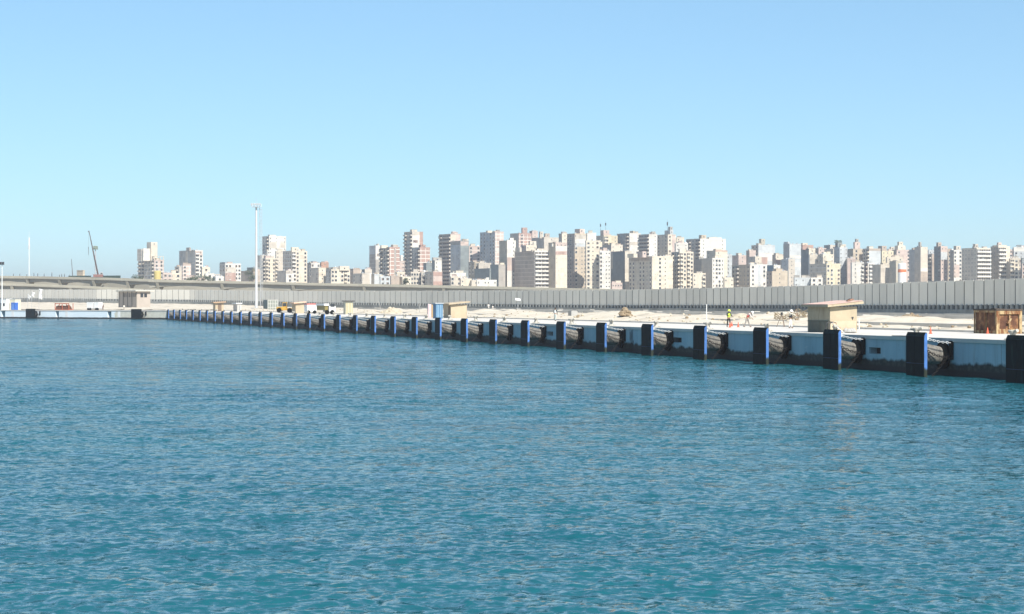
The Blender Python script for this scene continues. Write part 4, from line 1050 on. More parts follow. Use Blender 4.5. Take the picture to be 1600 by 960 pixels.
# ------------------------------------------------------------------ behind the wall: cranes, masts, silos, trees
def place(px, y, D): return pt(px, y, D)
D = 1118.0
c = place(152.5, 431.5, D)
cr = empty('mobile_crane', c, R(8), 'dark mobile crane with long raised boom on the elevated road', 'crane')
def P2(px, y, dd=0): return (pt(px, y, D + dd) - c)
rot = Matrix.Rotation(-R(8), 4, 'Z')
def L2(px, y, dd=0): return rot @ P2(px, y, dd)
M_boom = paint('dark boom', (.085, .06, .05), .6, .2)
mb = MB(); a, b_ = L2(153, 429), L2(139, 361)
mb.tube(a, a.lerp(b_, .45), .50, .42, 6); mb.tube(a.lerp(b_, .45), a.lerp(b_, .8), .36, .30, 6); mb.tube(a.lerp(b_, .8), b_, .26, .22, 6)
mb.tube(b_, b_ + Vector((-.5, 0, -.6)), .25, n=6); mb.build('boom', M_boom, cr)
mb = MB(); h0 = L2(138.3, 361.5); mb.tube(h0, L2(138.3, 386), .035, n=4); mb.tube(L2(138.3, 386), L2(138.3, 399), .16, .1, 6); mb.build('hook', M_boom, cr)
mb = MB(); mb.box(-2.4, 3.2, -1.2, 1.2, -.6, .9); mb.build('superstructure', paint('crane red', (.24, .12, .10), .6), cr)
mb = MB(); mb.box(1.6, 3.0, -1.25, -.1, .903, 2.0); k = mb.build('cab', paint('crane cab', (.55, .5, .48), .5), cr)
mb = MB(); mb.box(1.75, 2.85, -1.29, -1.253, 1.1, 1.8); mb.build('window', M_glass, k)
mb = MB(); mb.box(-5, 4.5, -1.25, 1.25, -1.5, -.603); mb.build('chassis', M_dark, cr)
for x in (-4, -2.6, 2.4, 3.8):
    mb = MB(); mb.tube((x, -1.4, -1.5), (x, -1.0, -1.5), .6, n=12); mb.build('wheel', M_black, cr)
c = place(149.2, 436, 1160); hh = (436 - 386) / F * 1160
ms = empty('light_mast', c, 0, 'plain grey mast with a clustered head right behind the crane boom', 'mast')
mb = MB(); mb.tube((0, 0, -12), (0, 0, hh), .45, .32, 8); mb.build('pole', M_steel, ms)
mb = MB()
for k in range(7): a = k * .9; mb.box(.9 * math.cos(a) - .45, .9 * math.cos(a) + .45, .9 * math.sin(a) - .4, .9 * math.sin(a) + .4, hh - 1.6 + .3 * (k % 3), hh + .2 + .35 * (k % 2))
mb.build('lamp_cluster', paint('mast head', (.20, .24, .19), .8), ms)
c = place(114.3, 436, 1250)
sc_ = empty('small_crane', c, 0, 'thin dark crane boom poking above the elevated road, smaller of two', 'crane')
mb = MB(); mb.tube((0, 0, -3), (-3.0 * 1250 / 3000 * .9, 0, 31 / F * 1250), .32, .16, 6); mb.build('boom', M_boom, sc_)
mb = MB(); mb.box(-1.5, 2.5, -1.2, 1.2, -5.5, -2.5); mb.build('body', M_dark, sc_)
c = place(45.5, 437, 1300); hh = (437 - 361) / F * 1300
ma = empty('antenna_mast', c, 0, 'very thin pale antenna mast standing alone on the skyline', 'mast')
mb = MB(); mb.tube((0, 0, -14), (0, 0, hh * .68), .30, .22, 6); mb.tube((0, 0, hh * .68), (0, 0, hh * .86), .42, .36, 8); mb.tube((0, 0, hh * .86), (0, 0, hh), .1, .06, 5); mb.build('mast', M_white, ma)
mb = MB()
for k in range(3): a = k * 2.1; mb.box(.55 * math.cos(a) - .2, .55 * math.cos(a) + .2, .55 * math.sin(a) - .15, .55 * math.sin(a) + .15, hh * .62, hh * .70)
mb.build('antenna', M_steel, ma)
# concrete stair house on the skyline
P, Ll, Lr = solve(120, 129.5, 132.5, 1180, R(50)); P.z = CH + (472 - 436) / F * 1180
sh = empty('stair_house', P, R(50), 'plain tan concrete box house standing above the elevated road by the cranes', 'building')
hh = (436 - 423) / F * 1180
mb = MB(); mb.box(0, Lr, 0, Ll, -14, hh); mb.build('wall', wall_mat('T'), sh)
mb = MB(); mb.box(-.2, Lr + .2, -.2, Ll + .2, hh + .003, hh + .25); mb.build('roof', wall_mat('C'), sh)
M_mesh = paint('dark green mesh', (.045, .075, .06), .9, .3, .3)
for x0, x1, y0, y1, lab in ((107, 142, 431.2, 435, 'dark green mesh screen on the elevated road near the crane'), (161, 188, 431.0, 436, 'dark green mesh screen on the elevated road beside the crane cab')):
    a, b_ = pt(x0, y1, 1103), pt(x1, y1, 1096); d = b_ - a; h_ = (y1 - y0) / F * 1100
    fr = empty('mesh_screen', a, math.atan2(d.y, d.x), lab, 'screen'); L = Vector((d.x, d.y)).length
    mb = MB(); mb.box(0, L, -.03, .03, .1, h_); mb.build('mesh', M_mesh, fr)
    for k in range(5): mb = MB(); mb.box(L * k / 4 - .06, L * k / 4 + .06, .034, .14, -.6, h_ + .1); mb.build('post', M_dark, fr)
for i, (px, yt) in enumerate(((21, 428.5), (31, 428.6), (42, 429), (53, 427), (59, 427.8), (69, 428.2), (81, 426.5), (93, 430), (96.5, 429), (100.5, 428.5), (109, 430))):
    D = 1116 - i; c = pt(px, 433.2, D); h_ = (433.2 - yt) / F * D
    root = empty('guard_post', c, 0, ['stubby', 'short', 'slim', 'taller', 'stubby pale', 'thin', 'tallest', 'low', 'thin low', 'plain', 'squat'][i] + ' dark post on the elevated road parapet, ' + ('%s from the picture edge' % ordinal(i + 1)), 'post', 'posts along the elevated road')
    mb = MB(); mb.tube((0, 0, 0), (0, 0, h_), .22, .16, 6); mb.build('pole', M_dark, root)
    mb = MB(); mb.box(-.32, .32, -.25, .25, h_ + .003, h_ + .22); mb.build('cap', M_steel, root)
# yellow silo
c = place(246, 440, 1160); h_ = (440 - 424.5) / F * 1160; r_ = 5.6 / F * 1160
ys_ = empty('yellow_silo', c, 0, 'fat yellow silo tank at the end of the high road', 'silo')
mb = MB(); mb.lathe([(r_, -14), (r_, h_), (r_ * .6, h_ + .5)], 24); mb.build('tank', paint('silo yellow', (.52, .42, .16), .6, .12), ys_, smooth=True)
mb = MB(); mb.tube((-.8, 0, h_ + .4), (-.8, 0, h_ + 2.2), .2, n=6); mb.tube((.6, 0, h_ + .4), (.6, 0, h_ + 1.7), .3, n=6); mb.build('vent', M_steel, ys_)
# white silo with the orange band
c = place(1409.5, 472, 1380); c.z = DECK; h_ = (472 - 411.5) / F * 1380 + CH - DECK; r_ = 6.3 / F * 1380
ws = empty('white_silo', c, 0, 'slender white silo with an orange-red band among the tan blocks', 'silo')
mb = MB(); mb.lathe([(r_, 0), (r_, h_ - .6), (r_ * .8, h_)], 24); k = mb.build('tank', M_white, ws, smooth=True)
mb = MB(); mb.lathe([(r_ + .04, h_ - 6.6), (r_ + .04, h_ - 4.4)], 24); mb.build('band', paint('orange band', (.62, .17, .06), .6), k, smooth=True)
mb = MB(); mb.path([(r_ * .9 * math.cos(a), r_ * .9 * math.sin(a), h_ + .9) for a in [i * .52 for i in range(12)]], .06, 4, closed=True); mb.tube((0, 0, h_), (0, 0, h_ + 2), .15, n=6); mb.build('railing', M_steel, ws)
# trees
def tree(px, yt, D, w_, seed, lab):
    r = random.Random(seed); z1 = CH + (HY - yt) / F * D; c = pt(px, HY, D); c.z = DECK; H = z1 - DECK
    root = empty('tree', c, r.random() * 6, lab, 'tree', 'dusty trees beyond the elevated road')
    mb = MB(); mb.tube((0, 0, -.1), (.2, .1, H * .55), .35, .2, 8)
    for k in range(5): a = k * 1.3; mb.tube((.15, .08, H * (.4 + .05 * k)), (w_ * .3 * math.cos(a), w_ * .3 * math.sin(a), H * (.68 + .05 * k)), .13, .05, 5)
    mb.build('trunk', paint('bark', (.16, .12, .09), .9), root)
    mb = MB()
    cl = [(Vector((r.uniform(-.36, .36) * w_, r.uniform(-.36, .36) * w_, H * r.uniform(.62, .92))), r.uniform(.16, .26) * w_) for _ in range(11)]
    for cc, rr in cl:
        for k in range(110):
            d = Vector((r.gauss(0, 1), r.gauss(0, 1), r.gauss(0, .8))).normalized() * rr * r.random() ** .4
            p = cc + d; p.z = min(p.z, H); s = r.uniform(.18, .42); a = Vector((r.gauss(0, 1), r.gauss(0, 1), r.gauss(0, 1))).normalized(); b2 = a.orthogonal().normalized() * s; e = a.cross(b2)
            mb.face([p - b2, p - e * .5, p + b2, p + e * .5])
    mb.build('crown', paint('dusty foliage', (.075, .10, .05), .8, .35, .5), root)
tree(201, 431.5, 1190, 7, 1, 'dusty tree beyond the high road, first past the dark screen'); tree(209, 429.5, 1200, 8, 2, 'dusty tree at the foot of the unfinished grey tower')
tree(219, 431.5, 1195, 7, 3, 'dusty tree in front of the unfinished grey tower'); tree(309, 428, 1240, 8, 4, 'dusty tree at the foot of the white stepped balcony tower'); tree(322, 429, 1250, 7, 5, 'dusty tree among low white houses past the balcony tower'); tree(391, 417.5, 1330, 10, 6, 'dark tree just beside the tall light mast over a brown house')
tree(330, 430, 1260, 7, 7, 'dusty tree closest to the pale house with a brick front'); tree(632, 433, 1240, 6, 8, 'dusty tree among low houses under the tall balcony tower'); tree(296, 430.5, 1235, 7, 9, 'dusty tree under the pink brick infill block')
# ------------------------------------------------------------------ the city
def win_mesh(kind):
    mb = MB()
    mb.box(-.6, .6, -.035, .0, -.7, .7, 1)
    mb.box(-.72, -.6, -.08, .0, -.8, .8, 0); mb.box(.6, .72, -.08, .0, -.8, .8, 0); mb.box(-.6, .6, -.08, .0, .7, .82, 0); mb.box(-.72, .72, -.14, -.083, -.92, -.78, 0); mb.box(-.6, .6, -.08, 0, -.8, -.7, 0)
    if kind == 1: mb.box(-.62, -.02, -.10, -.04, -.7, .7, 2)
    if kind == 2: mb.box(-.4, .4, -.45, -.085, -1.45, -.98, 0)
    if kind == 3: mb.box(-.6, .6, -.06, -.037, .05, .7, 2)
    return mb.mesh('window', [M_frame, M_glass, M_shut if kind == 1 else M_shut2])
WINS = [win_mesh(k) for k in range(4)] + [win_mesh(0)]
def balc_mesh(rk, enclosed):
    mb = MB()
    mb.box(-1.5, 1.5, -.03, 0, -.95, 1.35, 1)
    mb.box(-1.6, 1.6, -1.3, -.033, -1.12, -.96, 0)
    mb.box(-1.6, 1.6, -1.3, -1.18, -.957, .05, 0); mb.box(-1.6, -1.5, -1.177, -.036, -.957, .05, 0); mb.box(1.5, 1.6, -1.177, -.036, -.957, .05, 0)
    mb.box(-.1, .1, -.07, -.033, -.95, 1.35, 0)
    if enclosed: mb.box(-1.58, -.2, -1.25, -1.19, .053, 1.3, 2)
    return mb.mesh('balcony', [M_rail[rk], M_deep, M_shut2])
BALC = {(k, e): balc_mesh(k, e) for k in M_rail for e in (0, 1)}
def rail_key(mk):
    b_ = mk.rstrip('#=')
    return 'W' if b_ in ('W', 'LB') else 'C' if b_ in ('C', 'Y', 'S', 'PK') else 'BN' if b_ in ('BN', 'BR') else 'G'
FLOOR = 3.1
brnd = random.Random(11)
def tank_mesh():
    mb = MB()
    for x in (-.5, .5):
        for y in (-.5, .5): mb.box(x - .06, x + .06, y - .06, y + .06, 0, .8)
    mb.lathe([(.75, .8), (.75, 2.1), (.3, 2.35)], 12); return mb.mesh('water_tank', M_steel, True)
def dish_mesh():
    mb = MB(); mb.tube((0, 0, 0), (0, 0, 1.1), .05, n=5)
    mb.lathe([(.9, .0), (.5, -.22), (.08, -.3)], 10); me = mb.mesh('satellite_dish', M_white); return me
TANK, DISH = tank_mesh(), dish_mesh()
def building(label, x0, xm, x1, yt, D, mL, mR, L='', R_='', patches=(), roofs=(), phi=None, group=None, parapet=True):
    km = (xm - CX) / F
    if phi is None:
        ph = 29 - math.degrees(math.atan(km)) * 0.45
        if xm - x0 <= 2.2: ph = -math.degrees(math.atan((x0 - CX) / F)) + 4.5
    else: ph = phi
    ph = R(ph)
    P, Ll, Lr = solve(x0, xm, x1, D, ph)
    Ll = min(max(Ll, 5.0), 34.0); Lr = max(Lr, 6.0); P.z = DECK - .02
    H = (HY - yt) / F * D + CH - P.z
    root = empty('apartment_building', P, ph, label, 'building', group)
    yh = 443 if xm < 500 else 447 if xm < 780 else 452 if xm < 1150 else 447
    zmin = max(0.0, CH + (HY - yh) / F * D - P.z - FLOOR)
    par = .9 if (parapet and H > 12) else .25
    mb = MB()
    Hb = H - par
    mb.face([(0, 0, 0), (Lr, 0, 0), (Lr, 0, Hb), (0, 0, Hb)], 1, [(0, 0), (Lr, 0), (Lr, Hb), (0, Hb)])
    mb.face([(0, Ll, 0), (0, 0, 0), (0, 0, Hb), (0, Ll, Hb)], 0, [(Ll, 0), (0, 0), (0, Hb), (Ll, Hb)])
    mb.face([(Lr, 0, 0), (Lr, Ll, 0), (Lr, Ll, Hb), (Lr, 0, Hb)], 1, [(0, 0), (Ll, 0), (Ll, Hb), (0, Hb)])
    mb.face([(Lr, Ll, 0), (0, Ll, 0), (0, Ll, Hb), (Lr, Ll, Hb)], 0, [(0, 0), (Lr, 0), (Lr, Hb), (0, Hb)])
    mb.face([(0, 0, Hb), (Lr, 0, Hb), (Lr, Ll, Hb), (0, Ll, Hb)], 1)
    mb.build('wall', [wall_mat(mL), wall_mat(mR)], root)
    mb = MB(); t = .22; e = .05
    mb.box(-e, Lr + e, -e, t, Hb + .003, H, 1); mb.box(-e, Lr + e, Ll - t, Ll + e, Hb + .003, H, 0)
    mb.box(-e, t, t + .003, Ll - t - .003, Hb + .003, H, 0); mb.box(Lr - t, Lr + e, t + .003, Ll - t - .003, Hb + .003, H, 1)
    mb.build('parapet', [wall_mat(mL.rstrip('#=')), wall_mat(mR.rstrip('#='))], root)
    k0, k1 = x0, x1
    def uR(px): return min(max((px - xm) / max(x1 - xm, .1), 0), 1) * Lr
    def uL(px): return min(max((xm - px) / max(xm - x0, .1), 0), 1) * Ll
    def zpx(y): return (HY - y) / F * D + CH - P.z
    covered = []
    for (f_, xa, xb, ya, yb, mk) in patches:
        mb = MB(); za, zb_ = max(0, zpx(yb)), zpx(ya)
        if f_ == 'R': mb.box(uR(xa) - (.06 if xa <= xm + .1 else 0), uR(xb), -.07, -.003, za, min(zb_, H + .02))
        else: mb.box(-.07, -.003, uL(xb), uL(xa), za, min(zb_, H + .02))
        mb.build('wall_panel', wall_mat(mk), root)
    for f_, pat, ln in (('L', L, Ll), ('R', R_, Lr)):
        if not pat: continue
        n = len(pat); nf = int(Hb / FLOOR); f0 = int(zmin / FLOOR)
        mk = mL if f_ == 'L' else mR
        cnt = sum(c in 'wsn' for c in pat); budget = 62
        floors = list(range(nf - 1, max(f0 - 1, -1), -1))
        if cnt * len(floors) > budget: floors = floors[:max(1, budget // cnt)]
        for fl in floors:
            z = Hb - (nf - fl) * FLOOR + 1.7 + .3
            for i, ch in enumerate(pat):
                if ch == '.': continue
                if ch in 'ws' and brnd.random() < .06: continue
                u = ln * (i + .5) / n; bay = ln / n
                loc, rz = ((u, 0, z), 0) if f_ == 'R' else ((0, u, z), -math.pi / 2)
                if ch == 'w': inst('window', brnd.choice(WINS), root, loc, rz, (min(1.35, bay * .55), 1, 1.12))
                elif ch == 's': inst('window', WINS[0], root, loc, rz, (.62, 1, .62))
                elif ch == 'n': inst('window', WINS[0], root, loc, rz, (.5, 1, 1.0))
                elif ch == 'b': inst('balcony', BALC[(rail_key(mk), brnd.random() < .25)], root, (loc[0], loc[1], z - .5), rz, (min(1.35, bay * .29), 1, 1))
                elif ch == 'B': inst('balcony', BALC[('W' if rail_key(mk) == 'C' else rail_key(mk), brnd.random() < .2)], root, (loc[0], loc[1], z - .5), rz, (bay * .305, 1, 1))
    for q, (xa, xb_, xc, ya, mk) in enumerate(roofs):
        P2_, l2, r2 = solve(xa, xb_, xc, D + 2.5 + q * 1.5, ph); l2 = min(max(l2, 2.0), 9); r2 = max(r2, 1.5)
        d = P2_ - Vector((P.x, P.y, 0)); c, s = math.cos(-ph), math.sin(-ph)
        lx, ly = d.x * c - d.y * s, d.x * s + d.y * c
        h2 = (HY - ya) / F * (D + 2.5 + q * 1.5) + CH - P.z
        z0 = Hb + .004
        mb = MB(); mb.box(lx, lx + r2, ly, ly + l2, z0, h2); rm = mb.build('roof_house', wall_mat(mk), root)
        if h2 - z0 > 3 and r2 > 2.2: inst('window', WINS[0], rm, (lx + r2 * .5, ly, h2 - 1.6), 0, (.7, 1, .7))
    # roof clutter
    if H > 14 and Lr > 7 and (not roofs or brnd.random() < .5):
        a = brnd.uniform(1.4, min(3.0, Lr * .25)); x = brnd.uniform(a + .4, Lr - a - .4); hh = brnd.uniform(1.9, 3.0)
        mb = MB(); mb.box(x - a, x + a, 1.4, min(Ll - .3, 4.8), Hb + .004, Hb + hh); mb.box(x - a - .2, x + a + .2, 1.2, min(Ll - .25, 5.0), Hb + hh + .003, Hb + hh + .16)
        mb.build('roof_house', wall_mat(brnd.choice(['S', 'C', 'PK', 'G', mR.rstrip('#=')])), root)
    if H > 14:
        for k in range(brnd.randint(2, 5)):
            x = brnd.uniform(.8, max(.9, Lr - 1.2)); y = brnd.uniform(.9, min(Ll - .8, 7) if Ll > 2 else 1)
            if brnd.random() < .45: inst('water_tank', TANK, root, (x, y, Hb), brnd.random(), (.8,) * 3)
            elif brnd.random() < .6:
                o = inst('satellite_dish', DISH, root, (x, y, Hb + 1.3), 0, (.9,) * 3); o.rotation_euler = (R(55), 0, R(30 + 60 * brnd.random()))
            else:
                mb = MB(); a, b2, c2 = brnd.uniform(1, 2.2), brnd.uniform(1, 2), brnd.uniform(1.4, 2.6); mb.box(x - a, x + a, y - .4, y + b2, Hb + .004, Hb + c2)
                mb.box(x - a - .15, x + a + .15, y - .55, y + b2 + .15, Hb + c2 + .003, Hb + c2 + .12); mb.build('roof_shed', wall_mat(brnd.choice(['G', 'PK', 'BN', 'C', 'DG'])), root)
    return root, Lr, Ll, H, Hb
def antenna(root, x, y, z, h, label='antenna'):
    mb = MB(); mb.tube((x, y, z), (x, y, z + h), .14, .06, 5)
    for k in range(3): a = k * 2.1; mb.box(x + .35 * math.cos(a) - .14, x + .35 * math.cos(a) + .14, y + .35 * math.sin(a) - .12, y + .35 * math.sin(a) + .12, z + h * .62, z + h * .84)
    mb.build('antenna', M_dark, root)
B = building
# --- west cluster
r_, Lr, Ll, H, Hb = B('unfinished grey tower with white stair block and open top frame, above the yellow silo', 207, 241, 256, 406, 1600, 'G=', 'PK=', 'bwwbb', 'ww', (), ((222.5, 224, 246, 388.5, 'W'), (228, 236, 246, 378.5, 'S'), (207.5, 221, 222, 389, 'G=')))
mb = MB()
for u in (.02, .3, .6, .95):
    mb.box(Lr * u, Lr * u + .5, .3, .8, H + .003, H + 2.6); mb.box(.3, .8, Ll * u * .5 + .9, Ll * u * .5 + 1.4, H + .003, H + 2.6)
mb.box(0, Lr, .2, .9, H + 2.603, H + 3.0); mb.box(.2, .9, .91, Ll * .55, H + 2.603, H + 3.0); mb.build('open_frame', wall_mat('S'), r_)
B('small pink brick house touching the right of the yellow silo', 254, 255, 265, 426.5, 1340, 'PK', 'PK', '', 'ww')
B('small cream house between the pink house and the stepped balcony tower', 264, 265, 281, 427, 1345, 'C', 'C', '', 'w.w')
B('blue-grey slab tower with white stepped balconies down its sunlit edge', 280, 305, 317, 391, 1600, 'BG', 'W', 's..s', 'bw', (('L', 290, 293, 392, 412, 'S'), ('R', 305, 316, 393, 399, 'PK')), ((291, 296, 298, 387, 'DG'),))
B('pink infill block with pale frame in front of the blue-grey slab tower', 284, 285.5, 298.5, 414, 1540, 'PK#', 'PK#', '', 'w.')
B('low grey wing attached before the blue-grey slab tower', 273, 280, 284, 416.5, 1570, 'G', 'G', 'b', '')
B('low cluttered house at the right foot of the stepped balcony tower', 314, 316, 322, 418, 1480, 'G', 'C', '', 'w')
B('long low pinkish house row just above the elevated road', 294, 295, 320, 434, 1300, 'PK', 'PK', '', 'wwww')
B('tiny white house with dark eaves beside the dusty tree', 319, 321, 327, 427.5, 1330, 'W', 'W', '', 'w')
B('tiny dark-topped house next to the tiny white one', 326, 332, 335, 428.5, 1350, 'DG', 'G', '', '')
B('tiny white cabin house below the pale brick-fronted block', 334, 337, 343, 432, 1310, 'LB', 'W', '', 'w')
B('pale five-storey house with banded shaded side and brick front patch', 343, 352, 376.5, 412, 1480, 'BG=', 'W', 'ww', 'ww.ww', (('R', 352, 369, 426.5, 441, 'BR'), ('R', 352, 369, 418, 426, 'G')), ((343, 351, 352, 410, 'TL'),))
B('low dark brown house left of the light mast', 376.5, 396, 398, 423, 1420, 'BN', 'BN', '.s.s', '')
B('dark flat house behind the low brown one near the light mast', 386, 396, 399, 418, 1500, 'TL', 'TL', 's.', '')
B('narrow grey-green block half hidden behind the light mast', 401, 409, 411, 399, 1640, 'G', 'G', 's.s', '')
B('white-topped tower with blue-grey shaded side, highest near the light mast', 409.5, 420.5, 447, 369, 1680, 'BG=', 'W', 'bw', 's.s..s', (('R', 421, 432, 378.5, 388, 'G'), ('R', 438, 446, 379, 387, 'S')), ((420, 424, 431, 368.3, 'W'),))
B('cream block with dark windows in front of the white-topped tower', 410, 415, 433.5, 403.5, 1560, 'G', 'C', 'b', 'bw.wb', (), ((416, 418, 422, 392, 'W'),))
B('plain pale grey block between two cream blocks near the mast', 430, 431.5, 447, 392.5, 1610, 'G', 'S', '', 's.s')
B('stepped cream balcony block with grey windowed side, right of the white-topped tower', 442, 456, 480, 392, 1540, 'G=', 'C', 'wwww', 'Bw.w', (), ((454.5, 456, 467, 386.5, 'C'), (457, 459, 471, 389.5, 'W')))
B('low shadowed grey house under the pale grey block', 433, 447, 448, 423, 1480, 'G', 'G', 's.s', '')
B('small white house at the foot of the stepped cream block', 446, 447, 454, 428, 1470, 'W', 'W', '', 'w')
B('low pale house with dark roof clutter right of the stepped cream block', 480, 486, 500, 411, 1500, 'DG', 'W', 's', 'w.w')
B('small orange brick penthouse block over the low pale houses', 500, 502, 511.5, 410, 1560, 'BR', 'RB', '', 's')
B('low grey and cream house below the orange brick penthouse block', 483, 498, 508.5, 418.5, 1440, 'G', 'C', 'w.w', 's')
B('low dark olive house behind the arched-window cream house', 508, 524, 527, 418, 1520, 'OL', 'OL', 's.s.', '')
B('cream low apartment house with dark arched openings', 509, 517.5, 547, 421, 1430, 'BG', 'C', 'ww', 'ww.wbw', (), ((529, 531, 546, 416, 'S'),))
B('narrow brown house beside the arched-window cream house', 545, 552, 555, 420, 1480, 'BN', 'BN', 's', '')
B('low pinkish grey house among low brown ones', 553, 556, 568, 421.5, 1500, 'PK', 'G', '', 'ss')
B('low flat grey house on the elevated road line before the grey-white one', 551, 566, 569, 427.5, 1400, 'G', 'G', 'w.w', '')
B('grey-white low house standing before the light-blue-topped tower', 566, 570, 579.5, 421, 1440, 'TL', 'W', '', 's', (('R', 570, 579.5, 420, 427, 'G'),))
# --- middle cluster
B('dark slab tower with light blue top and white upper corner', 577, 587, 595, 384, 1580, 'DG=', 'DG', 's.s', '', (('L', 577.1, 587, 384, 397.5, 'LB'), ('R', 587, 594.5, 383.8, 406, 'W'), ('R', 588.3, 593, 396.5, 401, 'PK')), ((588, 590, 592, 381, 'G'),))
B('red brick tower with white frame grid and grey balcony side, first from the elevated road', 593.5, 608.5, 624.5, 386, 1500, 'G', 'BR#', 'bwb', '.n.', (('R', 616.2, 619, 390, 436, 'DG'),), ((594, 596, 606, 383.6, 'C'), (611, 614, 621, 382.5, 'G')))
B('pinkish block with a stepped top between the two brick-grid towers', 618, 620, 632, 408, 1530, 'C', 'PK=', '', 's.s', (), ((624, 626, 630, 399, 'W'),))
B('tiny light grey shed house at the foot of the dark slab tower', 581, 585, 594, 428.5, 1400, 'G', 'LB', '', '')
B('pale blue low house with a teal window band', 593, 594.5, 609.5, 432, 1380, 'W', 'LB', '', 'ww')
B('low brown shack under the first brick-grid tower', 609, 611, 619, 431, 1400, 'BN', 'BN', '', '')
B('small cream house below the first brick-grid tower', 618, 620, 626, 425, 1420, 'C', 'C', '', 's')
B('tall grey-green balcony tower with white panel and brick top corner', 631.5, 644, 661, 362, 1600, 'G', 'BR', 'bwb', '', (('R', 644, 655.5, 362, 368, 'G'), ('R', 644, 655.5, 368, 387, 'W'), ('R', 645.5, 652.5, 375.5, 379.5, 'BR')), ())
B('red brick infill block with white frame grid against the tall balcony tower', 643, 656, 672, 386.5, 1540, 'BG', 'BR#', 'bww', '', (), ((660, 661, 665, 382.5, 'BR'),))
B('low dark teal house right of the second brick-grid block', 663, 666, 680.5, 411, 1500, 'TL', 'TL', '', 's')
B('narrow white house against the balcony side of the tan tower', 675, 679.5, 687, 407, 1480, 'TL', 'W', '', 's.', (), ((676, 677, 690, 402.5, 'DG'),))
B('low cream house at the foot of the tall balcony tower', 626, 629, 642, 432.5, 1400, 'C', 'C', '', 's.s')
B('low beige house with four small windows a row', 641, 642, 658.5, 425, 1420, 'S', 'S', '', 'wwww')
B('low dark-windowed grey house between beige and orange fronts', 657, 658.5, 664.5, 424.5, 1415, 'G', 'G', '', 'b')
B('low house with orange brick front and pale centre', 664, 677, 691, 424.5, 1400, 'G', 'PK', 'ww', '', (('R', 677, 691, 425.5, 431.5, 'BR'), ('R', 677, 691, 440, 446, 'BR')))
B('tan tower with curved balcony bands and brick upper storeys', 686, 704, 719.5, 365.5, 1600, 'G', 'PK', 'BBb', 'w.', (('R', 704, 712, 367, 376, 'C'),), ((705, 707, 713, 362, 'PK'),))
B('pale blue-grey slab with dark top band and dark teal flank', 704, 719.5, 732.5, 376.5, 1560, 'LB', 'TL', 's.s', '', (('L', 704.1, 719.5, 376.4, 382.5, 'DG'), ('R', 719.6, 732, 377.5, 384, 'PK')), ((721, 723, 732, 373.5, 'G'),))  # right face set to a darker teal than the left
B('low white flat-roofed house at the foot of the pale blue-grey slab', 702, 703.5, 728, 426.5, 1440, 'W', 'W', '', '.s.')
B('pink banded block behind, between blue-grey slab and lavender tower', 731, 733, 750.5, 384.5, 1640, 'PK', 'PK=', '', 'w.w', (), ((733, 735, 741, 382, 'C'),))
B('olive-fronted house with dark windows below the pink banded block', 732, 741.5, 750, 409.5, 1530, 'OL', 'T', 'ww', 'b', ())
B('low grey-white house below the pale blue-grey slab', 703, 704.5, 720, 432, 1400, 'G', 'S', '', 'w.w')
B('low beige house with a curved dark opening near the long white house', 718, 720, 737, 435.5, 1380, 'PK', 'C', '', 's..')
B('tiny grey house squeezed before the long white house', 735, 737, 746, 438, 1370, 'S', 'S', '', 's')
B('long low bright white house with a small turret', 744.5, 745.5, 776, 437.5, 1360, 'W', 'W', '', 'n.ss.s', (), ((758.5, 759.5, 764, 433.8, 'W'),))
B('lavender-grey tower with five columns of windows and pink brick flank', 750, 773.5, 787, 362, 1600, 'LB', 'PK#', 'wwsww', '', (('R', 774, 781, 388, 394, 'W'),), ((759.5, 762, 769, 360.5, 'C'), (770, 772, 778, 361, 'BN'), (777, 780, 788, 364, 'PK')))
B('grey-white terrace house at the foot of the lavender tower', 746, 748, 767.5, 411, 1520, 'S', 'G', '', '')
B('dark teal low block under the lavender tower', 741.5, 765, 768, 419.5, 1480, 'TL', 'TL', '', '')
B('grey flat-roofed block before the lavender tower with plain sides', 766, 779, 782, 413.5, 1470, 'TL', 'DG', '', '')
B('tall plain block with olive blank side and white-over-pink front', 780, 792.3, 806, 375.8, 1480, 'OL', 'W', '', '.s', (('R', 792.4, 804.5, 402.5, 423, 'PK'),), ((795.5, 797, 802.5, 372, 'W'),))
B('red brick tower with a brick stair house, tallest brick on the skyline', 797, 810.5, 830.5, 364.5, 1760, 'DG', 'BR#', 's.s', 'w.', (), ((814.5, 816.5, 824, 355.8, 'BR'),))
B('small brick stair block on the skyline right of the brick tower', 829, 831.5, 838, 361, 1780, 'BR', 'PK', '', 's')
B('grey block with roof boxes behind the brown banded block', 831, 850, 873, 371, 1700, 'DG', 'G', 's.s', '.s.', (), ((842, 844, 849, 362, 'G'), (850, 852, 859, 365, 'BN')))
B('small cream houses seen over the roof of the brown banded block', 814, 822, 838.5, 383.5, 1560, 'PK', 'C', 's', 's.s', (), ((826, 828, 838, 377, 'S'),))
B('brown brick block with pale floor lines and white strip-window front', 804, 835.5, 857, 391.8, 1450, 'BN=', 'W', '', 'BB', (), ((805, 812, 815, 387, 'G'),))
B('tan blank-sided block with cream-pink front and white band near its top', 857, 868, 886, 379, 1445, 'T', 'PK', '', 'sss', (('R', 868.1, 886, 385, 392.3, 'W'), ('R', 868.1, 884, 393.5, 398, 'BR'), ('R', 868.1, 886, 398.3, 450, 'C')), ((862, 863, 868, 385.5, 'W'),))
B('small cream rooftop house left of the tan tower with stair block', 873, 878, 887, 365, 1650, 'DG', 'C', 's', 's')
B('tan tower with white upper front and bright stair block', 886, 898, 916, 365, 1480, 'BN', 'T', 'sww', 'w.sn', (('R', 898.1, 915, 367, 373, 'G'), ('R', 898.1, 915, 373.2, 380, 'W'), ('R', 898.1, 915, 380.2, 385.5, 'LB')), ((898, 906, 912, 357.8, 'PK'), (905, 906, 914, 358.5, 'W')))
